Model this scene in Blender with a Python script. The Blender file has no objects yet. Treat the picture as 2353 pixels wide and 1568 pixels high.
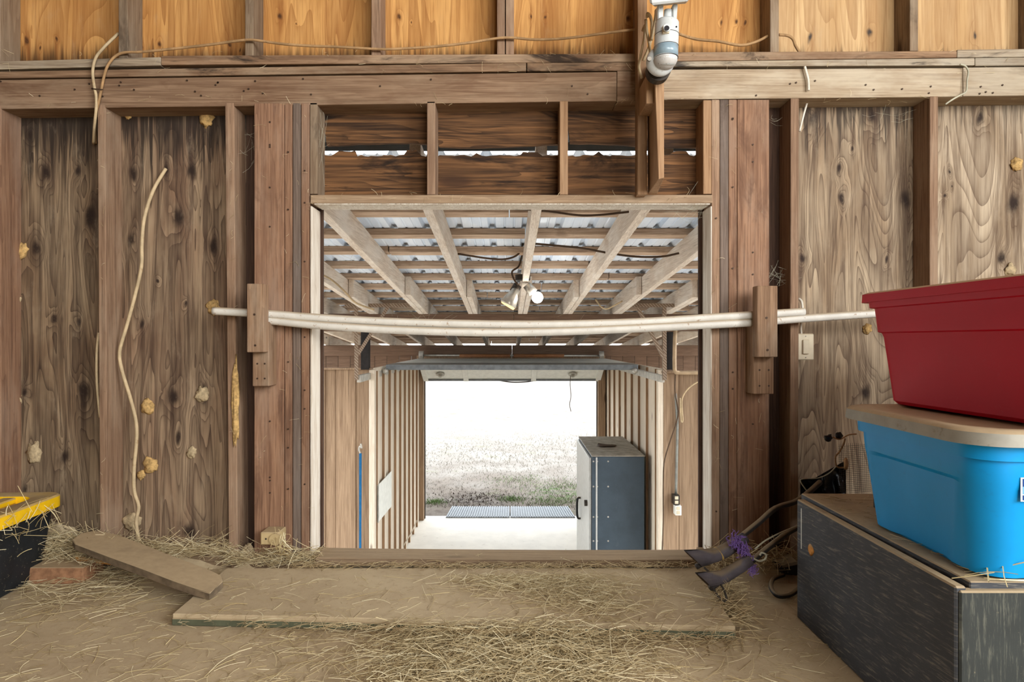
import bpy, bmesh, math, random
from mathutils import Vector, Matrix, noise as mnoise
random.seed(7)
R = random.Random(11)
scene = bpy.context.scene
COL = scene.collection

# ---------------------------------------------------------------- camera, world, light, exposure
F, CX, CY, EYE = 1480.0, 1176.5, 784.0, 0.73      # focal length in pixels, image centre, eye height above the loft floor
cam_data = bpy.data.cameras.new('camera'); cam_data.sensor_width = 36.0; cam_data.lens = 36.0*F/2353.0
cam_data.clip_start = 0.05; cam_data.clip_end = 500
camera = bpy.data.objects.new('camera', cam_data); COL.objects.link(camera)
camera.location = (0, 0, EYE); camera.rotation_euler = (math.pi/2, 0, 0)
scene.camera = camera

world = bpy.data.worlds.new('overcast_sky'); scene.world = world; world.use_nodes = True
bg = world.node_tree.nodes['Background']
bg.inputs[0].default_value = (0.93, 0.97, 1.0, 1); bg.inputs[1].default_value = 5.6

def area(name, loc, rot, sx, sy, watts, col=(1, 1, 1)):
    l = bpy.data.lights.new(name, 'AREA'); l.shape = 'RECTANGLE'; l.size = sx; l.size_y = sy; l.energy = watts; l.color = col
    o = bpy.data.objects.new(name, l); COL.objects.link(o); o.location = loc; o.rotation_euler = rot
    return o
# daylight coming in at the loft's big rear opening and at the window in its right-hand wall
area('daylight_side_window', (2.95, -1.2, 1.9), (0, math.radians(90), 0), 1.6, 2.1, 190, (.98, .99, 1))
area('daylight_rear_opening', (1.55, -2.92, 1.95), (math.radians(90), 0, 0), 2.3, 2.2, 125, (1, .985, .96))

vs = scene.view_settings
vs.view_transform = 'Standard'; vs.look = 'None'; vs.gamma = 1.0; vs.use_curve_mapping = False; vs.exposure = 0.0

# ---------------------------------------------------------------- helpers
def lin(c):
    c /= 255.0
    return c/12.92 if c <= .04045 else ((c+.055)/1.055)**2.4
def C(r, g, b): return (lin(r), lin(g), lin(b), 1)
def U(px, py, y): return Vector(((px-CX)/F*y, y, EYE-(py-CY)/F*y))
def UF(px, py, z):                       # the point at height z that is seen at this pixel
    y = (EYE-z)*F/(py-CY); return Vector(((px-CX)/F*y, y, z))

def empty(name, loc, label=None, cat=None, group=None, kind=None):
    o = bpy.data.objects.new(name, None); COL.objects.link(o); o.location = loc; o.empty_display_size = .05
    return tag(o, label, cat, group, kind)
def tag(o, label=None, cat=None, group=None, kind=None):
    if label: o['label'] = label
    if cat: o['category'] = cat
    if group: o['group'] = group
    if kind: o['kind'] = kind
    return o
def world_of(p):
    v = Vector((0, 0, 0))
    while p is not None: v += p.location; p = p.parent
    return v
def link(name, bm, mat, parent=None, smooth=False, center=True):
    me = bpy.data.meshes.new(name)
    bmesh.ops.recalc_face_normals(bm, faces=bm.faces[:])
    c = Vector((0, 0, 0))
    if center and len(bm.verts):
        lo = Vector([min(v.co[i] for v in bm.verts) for i in range(3)]); hi = Vector([max(v.co[i] for v in bm.verts) for i in range(3)])
        c = (lo+hi)/2
        for v in bm.verts: v.co -= c
    if smooth:
        for f in bm.faces: f.smooth = True
    bm.to_mesh(me); bm.free()
    if mat: me.materials.append(mat)
    o = bpy.data.objects.new(name, me); COL.objects.link(o)
    o.parent = parent; o.location = c - (world_of(parent) if parent else Vector((0, 0, 0)))
    return o
def bev(bm, off, seg=1):
    if off > 0:
        bmesh.ops.bevel(bm, geom=bm.edges[:], offset=off, segments=seg, affect='EDGES', profile=.5)
def hexa(bm, a, b):                       # a, b: two loops of n points -> a closed prism
    n = len(a)
    va = [bm.verts.new(p) for p in a]; vb = [bm.verts.new(p) for p in b]
    bm.faces.new(va); bm.faces.new(vb[::-1])
    for i in range(n): bm.faces.new((va[i], vb[i], vb[(i+1) % n], va[(i+1) % n]))
def poly(name, pts, y, depth, mat, parent=None, bevel=.0015):
    """outline given on the plane y (as seen from the camera), extruded straight back by depth"""
    bm = bmesh.new(); a = [U(px, py, y) for px, py in pts]; b = [p+Vector((0, depth, 0)) for p in a]
    hexa(bm, a, b); bev(bm, bevel)
    return link(name, bm, mat, parent)
def rect(name, x0, x1, y0, y1, yf, depth, mat, parent=None, bevel=.0015, lean=0):
    return poly(name, [(x0, y0), (x1, y0), (x1+lean, y1), (x0+lean, y1)], yf, depth, mat, parent, bevel)
def box(name, x0, x1, y0, y1, z0, z1, mat, parent=None, bevel=.0015, seg=1, smooth=False):
    bm = bmesh.new()
    hexa(bm, [Vector(p) for p in ((x0, y0, z0), (x1, y0, z0), (x1, y1, z0), (x0, y1, z0))],
             [Vector(p) for p in ((x0, y0, z1), (x1, y0, z1), (x1, y1, z1), (x0, y1, z1))])
    bev(bm, bevel, seg); return link(name, bm, mat, parent, smooth)
def prism(name, a, b, mat, parent=None, bevel=.0015):
    bm = bmesh.new(); hexa(bm, [Vector(p) for p in a], [Vector(p) for p in b]); bev(bm, bevel); return link(name, bm, mat, parent)
def spline(pts, k=5):
    P = [Vector(p) for p in pts]; out = []
    for i in range(len(P)-1):
        p0, p1, p2, p3 = P[max(i-1, 0)], P[i], P[i+1], P[min(i+2, len(P)-1)]
        for j in range(k):
            t = j/k
            out.append(.5*((2*p1)+(p2-p0)*t+(2*p0-5*p1+4*p2-p3)*t*t+(3*p1-p0-3*p2+p3)*t*t*t))
    out.append(P[-1]); return out
def add_tube(bm, pts, r, n=8, caps=True):
    rs = r if isinstance(r, (list, tuple)) else [r]*len(pts)
    rings = []; up = None
    for i, p in enumerate(pts):
        d = (pts[min(i+1, len(pts)-1)]-pts[max(i-1, 0)])
        d = d.normalized() if d.length > 1e-9 else Vector((0, 0, 1))
        if up is None: up = d.orthogonal().normalized()
        up = (up-d*up.dot(d)); up = up.normalized() if up.length > 1e-6 else d.orthogonal().normalized()
        s = d.cross(up)
        rings.append([bm.verts.new(p+rs[i]*(math.cos(2*math.pi*k/n)*up+math.sin(2*math.pi*k/n)*s)) for k in range(n)])
    for a, b in zip(rings, rings[1:]):
        for k in range(n): bm.faces.new((a[k], a[(k+1) % n], b[(k+1) % n], b[k]))
    if caps: bm.faces.new(rings[0][::-1]); bm.faces.new(rings[-1])
def tube(name, pts, r, mat, parent=None, n=8, sp=5):
    bm = bmesh.new(); P = [Vector(p) for p in pts]
    if sp and not isinstance(r, (list, tuple)): P = spline(P, sp)
    add_tube(bm, P, r, n); return link(name, bm, mat, parent, smooth=True)
def tube_px(name, pts, y, r, mat, parent=None, n=8, sp=5):
    return tube(name, [U(p[0], p[1], p[2] if len(p) > 2 else y) for p in pts], r, mat, parent, n, sp)
def disc(name, c, axis, r, h, mat, parent=None, n=20, bevel=.001):
    c = Vector(c); ax = Vector(axis).normalized(); u = ax.orthogonal().normalized(); w = ax.cross(u)
    ring = [c+r*(math.cos(2*math.pi*k/n)*u+math.sin(2*math.pi*k/n)*w) for k in range(n)]
    bm = bmesh.new(); hexa(bm, ring, [p+ax*h for p in ring]); return link(name, bm, mat, parent)
def lump(name, c, r, mat, parent=None, sub=2, rough=.35, seed=0, squash=(1, 1, 1)):
    bm = bmesh.new(); bmesh.ops.create_icosphere(bm, subdivisions=sub, radius=1)
    for v in bm.verts:
        d = 1+rough*mnoise.noise(v.co*1.8+Vector((seed*3.7, seed*1.3, 0)))+rough*.5*mnoise.noise(v.co*4.5+Vector((seed, 9, 0)))
        v.co = Vector((v.co.x*d*r*squash[0], v.co.y*d*r*squash[1], v.co.z*d*r*squash[2]))+Vector(c)
    return link(name, bm, mat, parent, smooth=True)

# ---------------------------------------------------------------- node materials
class NT:
    def __init__(s, name):
        s.m = bpy.data.materials.new(name); s.m.use_nodes = True; s.t = s.m.node_tree
        s.b = s.t.nodes['Principled BSDF']; s.b.inputs['Specular IOR Level'].default_value = .25
    def n(s, typ, props=None, **ins):
        x = s.t.nodes.new(typ)
        for k, v in (props or {}).items(): setattr(x, k, v)
        for k, v in ins.items():
            k = k.replace('_', ' '); s.set(x.inputs[k], v)
        return x
    def set(s, sock, v):
        if isinstance(v, bpy.types.NodeSocket): s.t.links.new(v, sock)
        elif v is not None: sock.default_value = v
    def math(s, op, a, b=None, c=None, clamp=False):
        x = s.t.nodes.new('ShaderNodeMath'); x.operation = op; x.use_clamp = clamp
        for i, v in enumerate((a, b, c)):
            if v is not None: s.set(x.inputs[i], v)
        return x.outputs[0]
    def vec(s, op, a, b=None):
        x = s.t.nodes.new('ShaderNodeVectorMath'); x.operation = op
        s.set(x.inputs[0], a)
        if b is not None: s.set(x.inputs[1], b)
        return x.outputs['Value'] if op in ('LENGTH', 'DISTANCE', 'DOT_PRODUCT') else x.outputs[0]
    def noise(s, v, scale, detail=3, rough=.55, dist=0):
        return s.n('ShaderNodeTexNoise', None, Vector=v, Scale=scale, Detail=detail, Roughness=rough, Distortion=dist).outputs['Fac']
    def mix(s, f, a, b, blend='MIX'):
        x = s.t.nodes.new('ShaderNodeMix'); x.data_type = 'RGBA'; x.blend_type = blend
        s.set(x.inputs[0], f); s.set(x.inputs[6], a); s.set(x.inputs[7], b); return x.outputs[2]
    def ramp(s, v, a, b, c=0.0, d=1.0):        # smoothstep map
        x = s.t.nodes.new('ShaderNodeMapRange'); x.interpolation_type = 'SMOOTHSTEP'
        s.set(x.inputs[0], v); x.inputs[1].default_value = a; x.inputs[2].default_value = b
        x.inputs[3].default_value = c; x.inputs[4].default_value = d; return x.outputs[0]
    def obj(s):
        tc = s.n('ShaderNodeTexCoord').outputs['Object']; r = s.rand()
        off = s.n('ShaderNodeCombineXYZ', None, X=s.math('MULTIPLY', r, 31.0), Y=s.math('MULTIPLY', r, 17.0), Z=s.math('MULTIPLY', r, 47.0)).outputs[0]
        return s.vec('ADD', tc, off)
    def rand(s):
        if not hasattr(s, '_r'): s._r = s.n('ShaderNodeObjectInfo').outputs['Random']
        return s._r
    def pos(s): return s.n('ShaderNodeNewGeometry').outputs['Position']
    def normal_z(s):
        return s.n('ShaderNodeSeparateXYZ', None, Vector=s.n('ShaderNodeNewGeometry').outputs['Normal']).outputs[2]
    def bump(s, h, strength=.3, dist=.002):
        s.t.links.new(s.n('ShaderNodeBump', None, Strength=strength, Distance=dist, Height=h).outputs[0], s.b.inputs['Normal'])
    def dust(s, col, amount=1.0, dcol=None, lo=.35, hi=.85):
        k = s.ramp(s.normal_z(), lo, hi, 0, amount)
        k = s.math('MULTIPLY', k, s.ramp(s.noise(s.pos(), 14, 4), .25, .5, .75, 1))
        d = s.mix(s.noise(s.pos(), 60, 4), DUST_A, DUST_B)
        return s.mix(k, col, dcol or d)
    def done(s, col, rough=.8, metal=0.0):
        s.set(s.b.inputs['Base Color'], col); s.set(s.b.inputs['Roughness'], rough); s.set(s.b.inputs['Metallic'], metal); return s.m
DUST_A, DUST_B = C(158, 137, 106), C(184, 162, 128)
_knot = None
def knot_group():
    global _knot
    if _knot: return _knot
    g = bpy.data.node_groups.new('knot', 'ShaderNodeTree')
    for nm, tp in (('P', 'NodeSocketVector'), ('K', 'NodeSocketVector'), ('Size', 'NodeSocketFloat')): g.interface.new_socket(nm, in_out='INPUT', socket_type=tp)
    for nm in ('Ring', 'Core'): g.interface.new_socket(nm, in_out='OUTPUT', socket_type='NodeSocketFloat')
    i = g.nodes.new('NodeGroupInput'); o = g.nodes.new('NodeGroupOutput'); L = g.links.new
    sb = g.nodes.new('ShaderNodeVectorMath'); sb.operation = 'SUBTRACT'; L(i.outputs[0], sb.inputs[0]); L(i.outputs[1], sb.inputs[1])
    sc = g.nodes.new('ShaderNodeVectorMath'); sc.operation = 'MULTIPLY'; L(sb.outputs[0], sc.inputs[0]); sc.inputs[1].default_value = (1, 0, .55)
    ln = g.nodes.new('ShaderNodeVectorMath'); ln.operation = 'LENGTH'; L(sc.outputs[0], ln.inputs[0])
    dv = g.nodes.new('ShaderNodeMath'); dv.operation = 'DIVIDE'; L(ln.outputs['Value'], dv.inputs[0]); L(i.outputs[2], dv.inputs[1])
    for k, (a, b) in enumerate(((0, 2.6), (.2, 1.0))):
        m = g.nodes.new('ShaderNodeMapRange'); m.interpolation_type = 'SMOOTHSTEP'; L(dv.outputs[0], m.inputs[0])
        m.inputs[1].default_value = a; m.inputs[2].default_value = b; m.inputs[3].default_value = 1; m.inputs[4].default_value = 0
        L(m.outputs[0], o.inputs[k])
    _knot = g; return g

def wood(name, base, dark, axis='Z', scale=1.0, rings=7, contrast=.6, stain=0.0, stain_col=None, wear=0.0, wear_col=None,
         rough=.85, dust=0.0, vary=.22, knots=True, streak=.6):
    s = NT(name); p = s.obj(); sc = [1.0, 1.0, 1.0]; sc['XYZ'.index(axis)] = .07
    q = s.vec('MULTIPLY', p, tuple(sc))
    field = s.noise(q, 16*scale, 2, .5, .4)
    fr = s.math('FRACT', s.math('MULTIPLY', field, float(rings)))
    line = s.math('POWER', fr, 2.2)
    sf = [1.0, 1.0, 1.0]; sf['XYZ'.index(axis)] = .025
    fine = s.noise(s.vec('MULTIPLY', p, tuple(sf)), 240*scale, 3, .7)
    amt = s.math('MULTIPLY', line, s.ramp(fine, .3, .7, contrast*.55, contrast))
    col = s.mix(amt, base, dark)
    col = s.mix(s.ramp(fine, .35, .72, 0, .55), col, dark)
    sm = [1.0, 1.0, 1.0]; sm['XYZ'.index(axis)] = .035
    mid = s.noise(s.vec('MULTIPLY', p, tuple(sm)), 70*scale, 3, .65, .2)
    col = s.mix(s.ramp(mid, .45, .68, 0, streak), col, dark)
    col = s.mix(s.ramp(fine, .50, .58, 0, .28), col, dark)
    sk = [1.0, 1.0, 1.0]; sk['XYZ'.index(axis)] = .012
    crack = s.noise(s.vec('MULTIPLY', p, tuple(sk)), 95*scale, 2, .6, .3)
    col = s.mix(s.ramp(crack, .66, .70, 0, .65), col, s.mix(.5, dark, C(30, 22, 17)))
    blot = s.noise(p, 7*scale, 4, .6)
    col = s.mix(s.ramp(blot, .35, .7, 0, .45), col, s.mix(.5, base, dark))
    if wear: col = s.mix(s.ramp(s.noise(s.vec('MULTIPLY', p, tuple(.3+.7*v for v in sc)), 9*scale, 5, .65), .42, .68, 0, wear), col, wear_col)
    if stain:
        st = s.noise(s.vec('MULTIPLY', p, tuple(.18+.82*v for v in sc)), 11*scale, 5, .7, .8)
        col = s.mix(s.ramp(st, .52, .68, 0, stain), col, stain_col or C(46, 33, 25))
    if knots:
        kv = s.n('ShaderNodeTexVoronoi', None, Vector=s.vec('MULTIPLY', p, tuple(.25+.75*v for v in sc)), Scale=6.0*scale)
        cellr = s.n('ShaderNodeSeparateColor', None, Color=kv.outputs['Color']).outputs[0]
        k = s.math('MULTIPLY', s.ramp(kv.outputs['Distance'], .04, .11, 1, 0), s.math('GREATER_THAN', cellr, .45))
        col = s.mix(s.math('MULTIPLY', k, .75), col, C(58, 38, 26))
    v = s.math('ADD', s.math('MULTIPLY', s.rand(), vary), 1-vary*.5)
    hs = s.n('ShaderNodeHueSaturation', None, Color=col, Value=v, Saturation=1.0, Fac=1.0).outputs[0]
    if dust: hs = s.dust(hs, dust)
    s.bump(s.math('ADD', fine, s.math('MULTIPLY', fr, .5)), .5, .0012)
    return s.done(hs, rough)

def plywood(name, base, dark, light, knots, rings=13, scale=1.0, contrast=.8, stain_top=None, stain_amt=.85, foot=None, kr=.013, kcol=None, rough=.8, freq=5.0, ring_amp=.085, streak=.6):
    """rotary-cut plywood: contour-line figure around given knots; stain_top = (z where the water stain starts, z where it is full)"""
    s = NT(name); p = s.pos()
    wob = s.n('ShaderNodeTexNoise', None, Vector=s.vec('MULTIPLY', p, (1, 0, .5)), Scale=16.0, Detail=3.0).outputs['Color']
    pw = s.vec('ADD', p, s.vec('MULTIPLY', s.vec('SUBTRACT', wob, (.5, .5, .5)), (.04, 0, .09)))
    q = s.vec('MULTIPLY', p, (1, 0, .11)); n1 = s.noise(q, freq*scale, 1.6, .5, .9)
    field = s.math('MULTIPLY', n1, 1.0); core = tail = None
    for (px, py, *rr) in knots:
        w = U(px, py, 2.169); k = s.n('ShaderNodeGroup'); k.node_tree = knot_group()
        s.set(k.inputs[0], pw); k.inputs[1].default_value = (w.x, 0, w.z); k.inputs[2].default_value = rr[0] if rr else kr*R.uniform(.8, 1.5)
        field = s.math('ADD', field, s.math('MULTIPLY', k.outputs[0], ring_amp))
        core = k.outputs[1] if core is None else s.math('MAXIMUM', core, k.outputs[1])
        k2 = s.n('ShaderNodeGroup'); k2.node_tree = knot_group(); s.set(k2.inputs[0], s.vec('MULTIPLY', pw, (1, 0, .28)))
        k2.inputs[1].default_value = (w.x, 0, w.z*.28); k2.inputs[2].default_value = k.inputs[2].default_value*.8
        tail = k2.outputs[0] if tail is None else s.math('MAXIMUM', tail, k2.outputs[0])
    fr = s.math('FRACT', s.math('MULTIPLY', field, float(rings)))
    line = s.math('MULTIPLY', s.math('POWER', fr, 5.0), s.ramp(s.noise(q, 22, 2), .3, .6, .45, 1))
    fine = s.noise(s.vec('MULTIPLY', p, (1, 0, .03)), 170*scale, 3, .7)
    mid = s.noise(s.vec('MULTIPLY', p, (1, 0, .05)), 42*scale, 4, .65, .4)
    patch = s.noise(s.vec('MULTIPLY', p, (1, 0, .3)), 7*scale, 4, .6, .6)
    col = s.mix(s.ramp(patch, .36, .64), base, light)
    band = s.ramp(s.math('FRACT', s.math('MULTIPLY', field, rings*.25)), .45, .5)
    col = s.mix(s.math('MULTIPLY', band, .28), col, dark)
    col = s.mix(s.math('MULTIPLY', fr, .25), col, dark)
    col = s.mix(s.ramp(mid, .46, .70, 0, streak), col, dark)
    col = s.mix(s.math('MULTIPLY', line, s.ramp(fine, .3, .75, contrast*.5, contrast)), col, dark)
    col = s.mix(s.ramp(fine, .42, .75, 0, .5), col, dark)
    z = s.n('ShaderNodeSeparateXYZ', None, Vector=p).outputs[2]
    if stain_top:
        zz = s.math('ADD', z, s.math('MULTIPLY', s.math('SUBTRACT', s.noise(s.vec('MULTIPLY', p, (1, 0, .04)), 52, 3, .8), .5), .8))
        col = s.mix(s.ramp(zz, stain_top[0], stain_top[1], 0, stain_amt), col, C(38, 30, 25))
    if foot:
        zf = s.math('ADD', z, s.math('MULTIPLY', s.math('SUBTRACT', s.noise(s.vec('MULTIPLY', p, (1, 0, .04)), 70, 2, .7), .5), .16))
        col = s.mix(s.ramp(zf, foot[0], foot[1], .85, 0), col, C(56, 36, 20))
    if core is not None:
        col = s.mix(s.math('MULTIPLY', tail, s.ramp(mid, .38, .62, .1, .75)), col, dark)
        kk = s.math('MULTIPLY', core, s.ramp(s.noise(p, 90, 4), .2, .5, .6, .95))
        col = s.mix(kk, col, kcol or C(40, 28, 22))
    gr = s.noise(s.vec('MULTIPLY', p, (1, 0, .4)), 16*scale, 5, .65)
    col = s.mix(s.ramp(gr, .55, .72, 0, .3), col, s.mix(.5, light, C(150, 138, 120)))
    s.bump(s.math('ADD', fine, fr), .4, .0012)
    return s.done(col, rough)

def plain(name, col, rough=.6, metal=0.0, var=.12, scale=20, dust=0.0, bump=0.0, spots=None, spot_amt=.6, spec=None, emit=None, spot_scale=45):
    s = NT(name); p = s.obj(); nz = s.noise(p, scale, 4, .6)
    d = tuple(c*(1-var*1.5) for c in col[:3])+(1,); l = tuple(min(1, c*(1+var)) for c in col[:3])+(1,)
    c = s.mix(s.ramp(nz, .3, .7), d, l)
    if spots: c = s.mix(s.ramp(s.noise(p, spot_scale, 5, .7), .6, .68, 0, spot_amt), c, spots)
    if dust: c = s.dust(c, dust)
    if bump: s.bump(nz, bump, .003)
    if spec is not None: s.b.inputs['Specular IOR Level'].default_value = spec
    if emit: s.b.inputs['Emission Color'].default_value = emit[0]; s.b.inputs['Emission Strength'].default_value = emit[1]
    return s.done(c, rough, metal)

M = {}
M['stud'] = wood('stud_wood', C(158, 128, 102), C(104, 78, 60), 'Z', wear=.45, wear_col=C(172, 150, 126))
M['stud_red'] = wood('reddish_stud_wood', C(150, 115, 89), C(94, 66, 50), 'Z', rings=8, contrast=.65, wear=.45, wear_col=C(154, 130, 110), stain=.55, stain_col=C(80, 56, 43))
M['stud_grey'] = wood('grey_stud_wood', C(120, 104, 92), C(80, 66, 56), 'Z', wear=.4, wear_col=C(124, 114, 106), stain=.4)
M['stud_dusty'] = wood('dusty_stud_wood', C(146, 126, 102), C(98, 76, 58), 'Z', wear=.5, wear_col=C(152, 138, 118), stain=.6, stain_col=C(66, 55, 44))
M['stud_new'] = wood('newer_stud_wood', C(170, 136, 102), C(124, 90, 62), 'Z', contrast=.45, wear=.3, wear_col=C(176, 148, 118))
M['beam'] = wood('beam_wood', C(154, 126, 100), C(104, 77, 56), 'X', scale=.8, stain=.5, stain_col=C(92, 60, 38), wear=.5, wear_col=C(172, 150, 124))
M['beam_grey'] = wood('greyed_beam_wood', C(178, 160, 134), C(128, 106, 82), 'X', scale=.8, stain=.35, stain_col=C(96, 80, 66), wear=.6, wear_col=C(192, 180, 158))
M['plate'] = wood('stained_plate_wood', C(152, 122, 94), C(96, 70, 50), 'X', stain=.95, stain_col=C(46, 36, 29), wear=.4, wear_col=C(176, 156, 130))
M['plate_grey'] = wood('greyed_plate_wood', C(168, 152, 128), C(110, 92, 74), 'X', stain=.95, stain_col=C(52, 48, 45), wear=.5, wear_col=C(180, 172, 154))
M['header'] = wood('header_wood', C(164, 140, 112), C(112, 88, 66), 'X', wear=.4, wear_col=C(180, 160, 134), stain=.4, stain_col=C(104, 76, 54))
M['headboard'] = wood('dark_header_board', C(128, 90, 56), C(40, 27, 18), 'X', scale=.7, rings=13, contrast=1.0, stain=.95, stain_col=C(32, 22, 15), streak=.8)
M['whitewash'] = wood('flaking_white_wood', C(226, 220, 208), C(164, 142, 116), 'Z', contrast=.45, stain=.45, stain_col=C(126, 100, 76), vary=.08, streak=.4)
M['gap'] = wood('dark_gap_board', C(84, 62, 48), C(48, 34, 27), 'Z', vary=.1)  # dark brown wood for the boards behind the narrow gaps
M['block'] = wood('cleat_wood', C(150, 120, 93), C(96, 71, 52), 'Z', wear=.45, wear_col=C(160, 144, 124), contrast=.6, streak=.6)
M['sill'] = wood('dusty_sill_wood', C(150, 128, 102), C(100, 78, 58), 'X', dust=.4, stain=.4)
M['rafter'] = wood('pale_rafter_wood', C(226, 214, 198), C(178, 158, 138), 'Y', contrast=.45, wear=.5, wear_col=C(232, 226, 216), vary=.12, streak=.4)
M['purlin'] = wood('purlin_wood', C(206, 182, 158), C(140, 112, 88), 'X', contrast=.5, stain=.4, stain_col=C(108, 84, 64), vary=.25)
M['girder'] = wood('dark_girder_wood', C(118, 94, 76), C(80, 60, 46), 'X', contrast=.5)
M['siding'] = wood('siding_wood', C(164, 138, 111), C(116, 92, 71), 'Z', scale=.6, contrast=.45, vary=.16)
M['edge_shade'] = wood('shaded_batten_edge', C(160, 128, 98), C(118, 90, 66), 'Z')  # shade of the batten edges put into the colour
M['batten'] = wood('bay_wall_wood', C(228, 216, 198), C(192, 174, 150), 'Z', contrast=.35, vary=.12, streak=.35)
M['loft'] = wood('loft_board', C(118, 98, 78), C(84, 66, 50), 'Z', scale=.5)

Lz = lambda py: U(0, py, 2.169).z
KL1 = [(35, 400), (105, 400, .018), (182, 395), (205, 505, .028), (85, 570), (128, 735), (55, 905, .014), (190, 905, .026), (70, 300), (150, 1050), (60, 1120), (180, 740)]
KL2 = [(381, 386, .012), (440, 395, .024), (412, 497, .03), (492, 565, .02), (325, 737, .012), (400, 905, .026), (467, 907, .022), (436, 1222, .026), (410, 1003, .018), (308, 395, .018), (362, 640, .008), (300, 560, .02), (430, 700, .01)]
KR1 = [(1870, 272, .02), (2003, 266, .02), (1928, 390, .012), (1935, 450, .016), (2083, 465, .026), (2039, 591, .009), (1846, 590, .014), (1900, 1190, .03), (1990, 900, .024), (1960, 340, .008)]
KR2 = [(2252, 270, .018), (2325, 470, .028), (2180, 393, .008), (2168, 447, .006), (2185, 430, .005), (2300, 590, .016)]
M['ply_left_1'] = plywood('weathered_plywood', C(130, 106, 81), C(52, 37, 28), C(160, 138, 110), KL1, rings=34, contrast=.9, stain_top=(Lz(420), Lz(285)), stain_amt=.9, freq=6.0)
M['ply_left_2'] = plywood('weathered_plywood_knotty', C(138, 110, 86), C(58, 41, 32), C(164, 140, 112), KL2, rings=32, contrast=.9, stain_top=(Lz(400), Lz(280)), stain_amt=.9, freq=6.0)
M['ply_right_1'] = plywood('weathered_plywood_grey', C(152, 129, 102), C(70, 51, 39), C(182, 162, 134), KR1, rings=44, contrast=.9, stain_top=(Lz(320), Lz(240)), stain_amt=.8, freq=5.0)
M['ply_right_2'] = plywood('weathered_plywood_pale', C(164, 143, 116), C(86, 66, 50), C(194, 176, 150), KR2, rings=40, contrast=.85, stain_top=(Lz(300), Lz(215)), stain_amt=.55, freq=5.0)
UPK = [(62, 95, .008), (130, 95, .007), (365, 95, .008), (527, 94, .007), (326, 110, .005), (643, 40, .009), (676, 52, .003), (917, 41, .008), (948, 52, .003), (1218, 40, .006), (1257, 40, .005),
       (1445, 45, .01), (1657, 47, .007), (1692, 47, .006), (1710, 47, .006), (88, 108, .005), (550, 110, .005)]
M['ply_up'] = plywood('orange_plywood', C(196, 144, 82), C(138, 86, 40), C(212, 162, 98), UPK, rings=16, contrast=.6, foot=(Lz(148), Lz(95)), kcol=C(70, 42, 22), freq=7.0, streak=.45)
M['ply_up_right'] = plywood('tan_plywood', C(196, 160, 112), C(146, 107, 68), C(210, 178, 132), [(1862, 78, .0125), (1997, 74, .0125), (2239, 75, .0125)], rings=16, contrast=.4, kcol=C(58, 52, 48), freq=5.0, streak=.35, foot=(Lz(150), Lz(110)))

def dirt_mat():
    s = NT('dusty_floor'); p = s.pos()
    a = s.noise(p, 3, 5, .6); b = s.noise(p, 42, 5, .7); c = s.noise(p, 220, 3, .6)
    col = s.mix(s.ramp(a, .3, .7), C(172, 152, 121), C(191, 172, 139))
    col = s.mix(s.ramp(b, .5, .75, 0, .35), col, C(128, 104, 74)); col = s.mix(s.ramp(c, .62, .75, 0, .4), col, C(104, 82, 58))
    s.bump(s.math('ADD', b, s.math('MULTIPLY', c, .4)), .25, .006); return s.done(col, .95)
M['dirt'] = dirt_mat()
M['dirt_board'] = M['dirt']
M['green_edge'] = plain('green_painted_edge', C(86, 88, 68), .8, spots=C(150, 128, 94), spot_amt=.8, dust=1.0)
M['board_edge'] = plain('grey_board_edge', C(112, 96, 76), .9, dust=1.0, var=.25)
M['pvc'] = plain('white_plastic_pipe', C(208, 203, 192), .45, var=.06, spots=C(150, 118, 84), spot_amt=.75, dust=.75, spot_scale=80)
M['cable'] = plain('tan_cable_sheath', C(190, 168, 132), .6, var=.15, spots=C(150, 118, 80))
M['cable_dusty'] = plain('dusty_cable_sheath', C(166, 132, 92), .8, var=.2, spots=C(120, 92, 64))
M['cable_white'] = plain('white_cable_sheath', C(214, 206, 190), .5)
M['cable_dark'] = plain('brown_cable_sheath', C(84, 66, 50), .7)
M['ivory'] = plain('ivory_plastic', C(206, 194, 168), .5, var=.06, dust=.6)
M['ivory_box'] = plain('dusty_tan_box', C(180, 158, 116), .8, var=.1, dust=.7)
M['white_plastic'] = plain('white_plastic', C(196, 199, 197), .45, var=.05, spots=C(120, 84, 50), spot_amt=.5, spot_scale=170)
M['speckled_plastic'] = plain('speckled_white_plastic', C(186, 182, 176), .55, var=.1, spots=C(84, 54, 32), spot_amt=.95, spot_scale=150)
M['lens'] = plain('black_lens', C(34, 36, 42), .15, var=.02, spec=.5)
M['pir'] = plain('blue_grey_window', C(138, 158, 168), .2, var=.1, spec=.5)
M['screw'] = plain('dull_screw', C(130, 124, 114), .4, .8)
M['dark_metal'] = plain('dark_metal', C(66, 60, 54), .5, .5, spots=C(110, 84, 60))
M['nail'] = plain('rusty_nail', C(70, 54, 42), .6, .4)
M['red'] = plain('red_plastic', C(182, 0, 34), .48, var=.03, spots=C(168, 60, 70), spot_amt=.12, dust=.9, spec=.22, scale=6)
M['blue'] = plain('blue_plastic', C(0, 142, 208), .45, var=.04, dust=.5, spec=.25, scale=6, spots=C(20, 120, 176), spot_amt=.2)
M['grey_lid'] = plain('grey_lid_plastic', C(150, 146, 134), .6, var=.08, dust=.95, spots=C(110, 96, 76), spot_amt=.4)
M['yellow'] = plain('yellow_lid_plastic', C(238, 190, 22), .5, var=.05, dust=.9, spots=C(196, 148, 40), spot_amt=.4)
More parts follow.
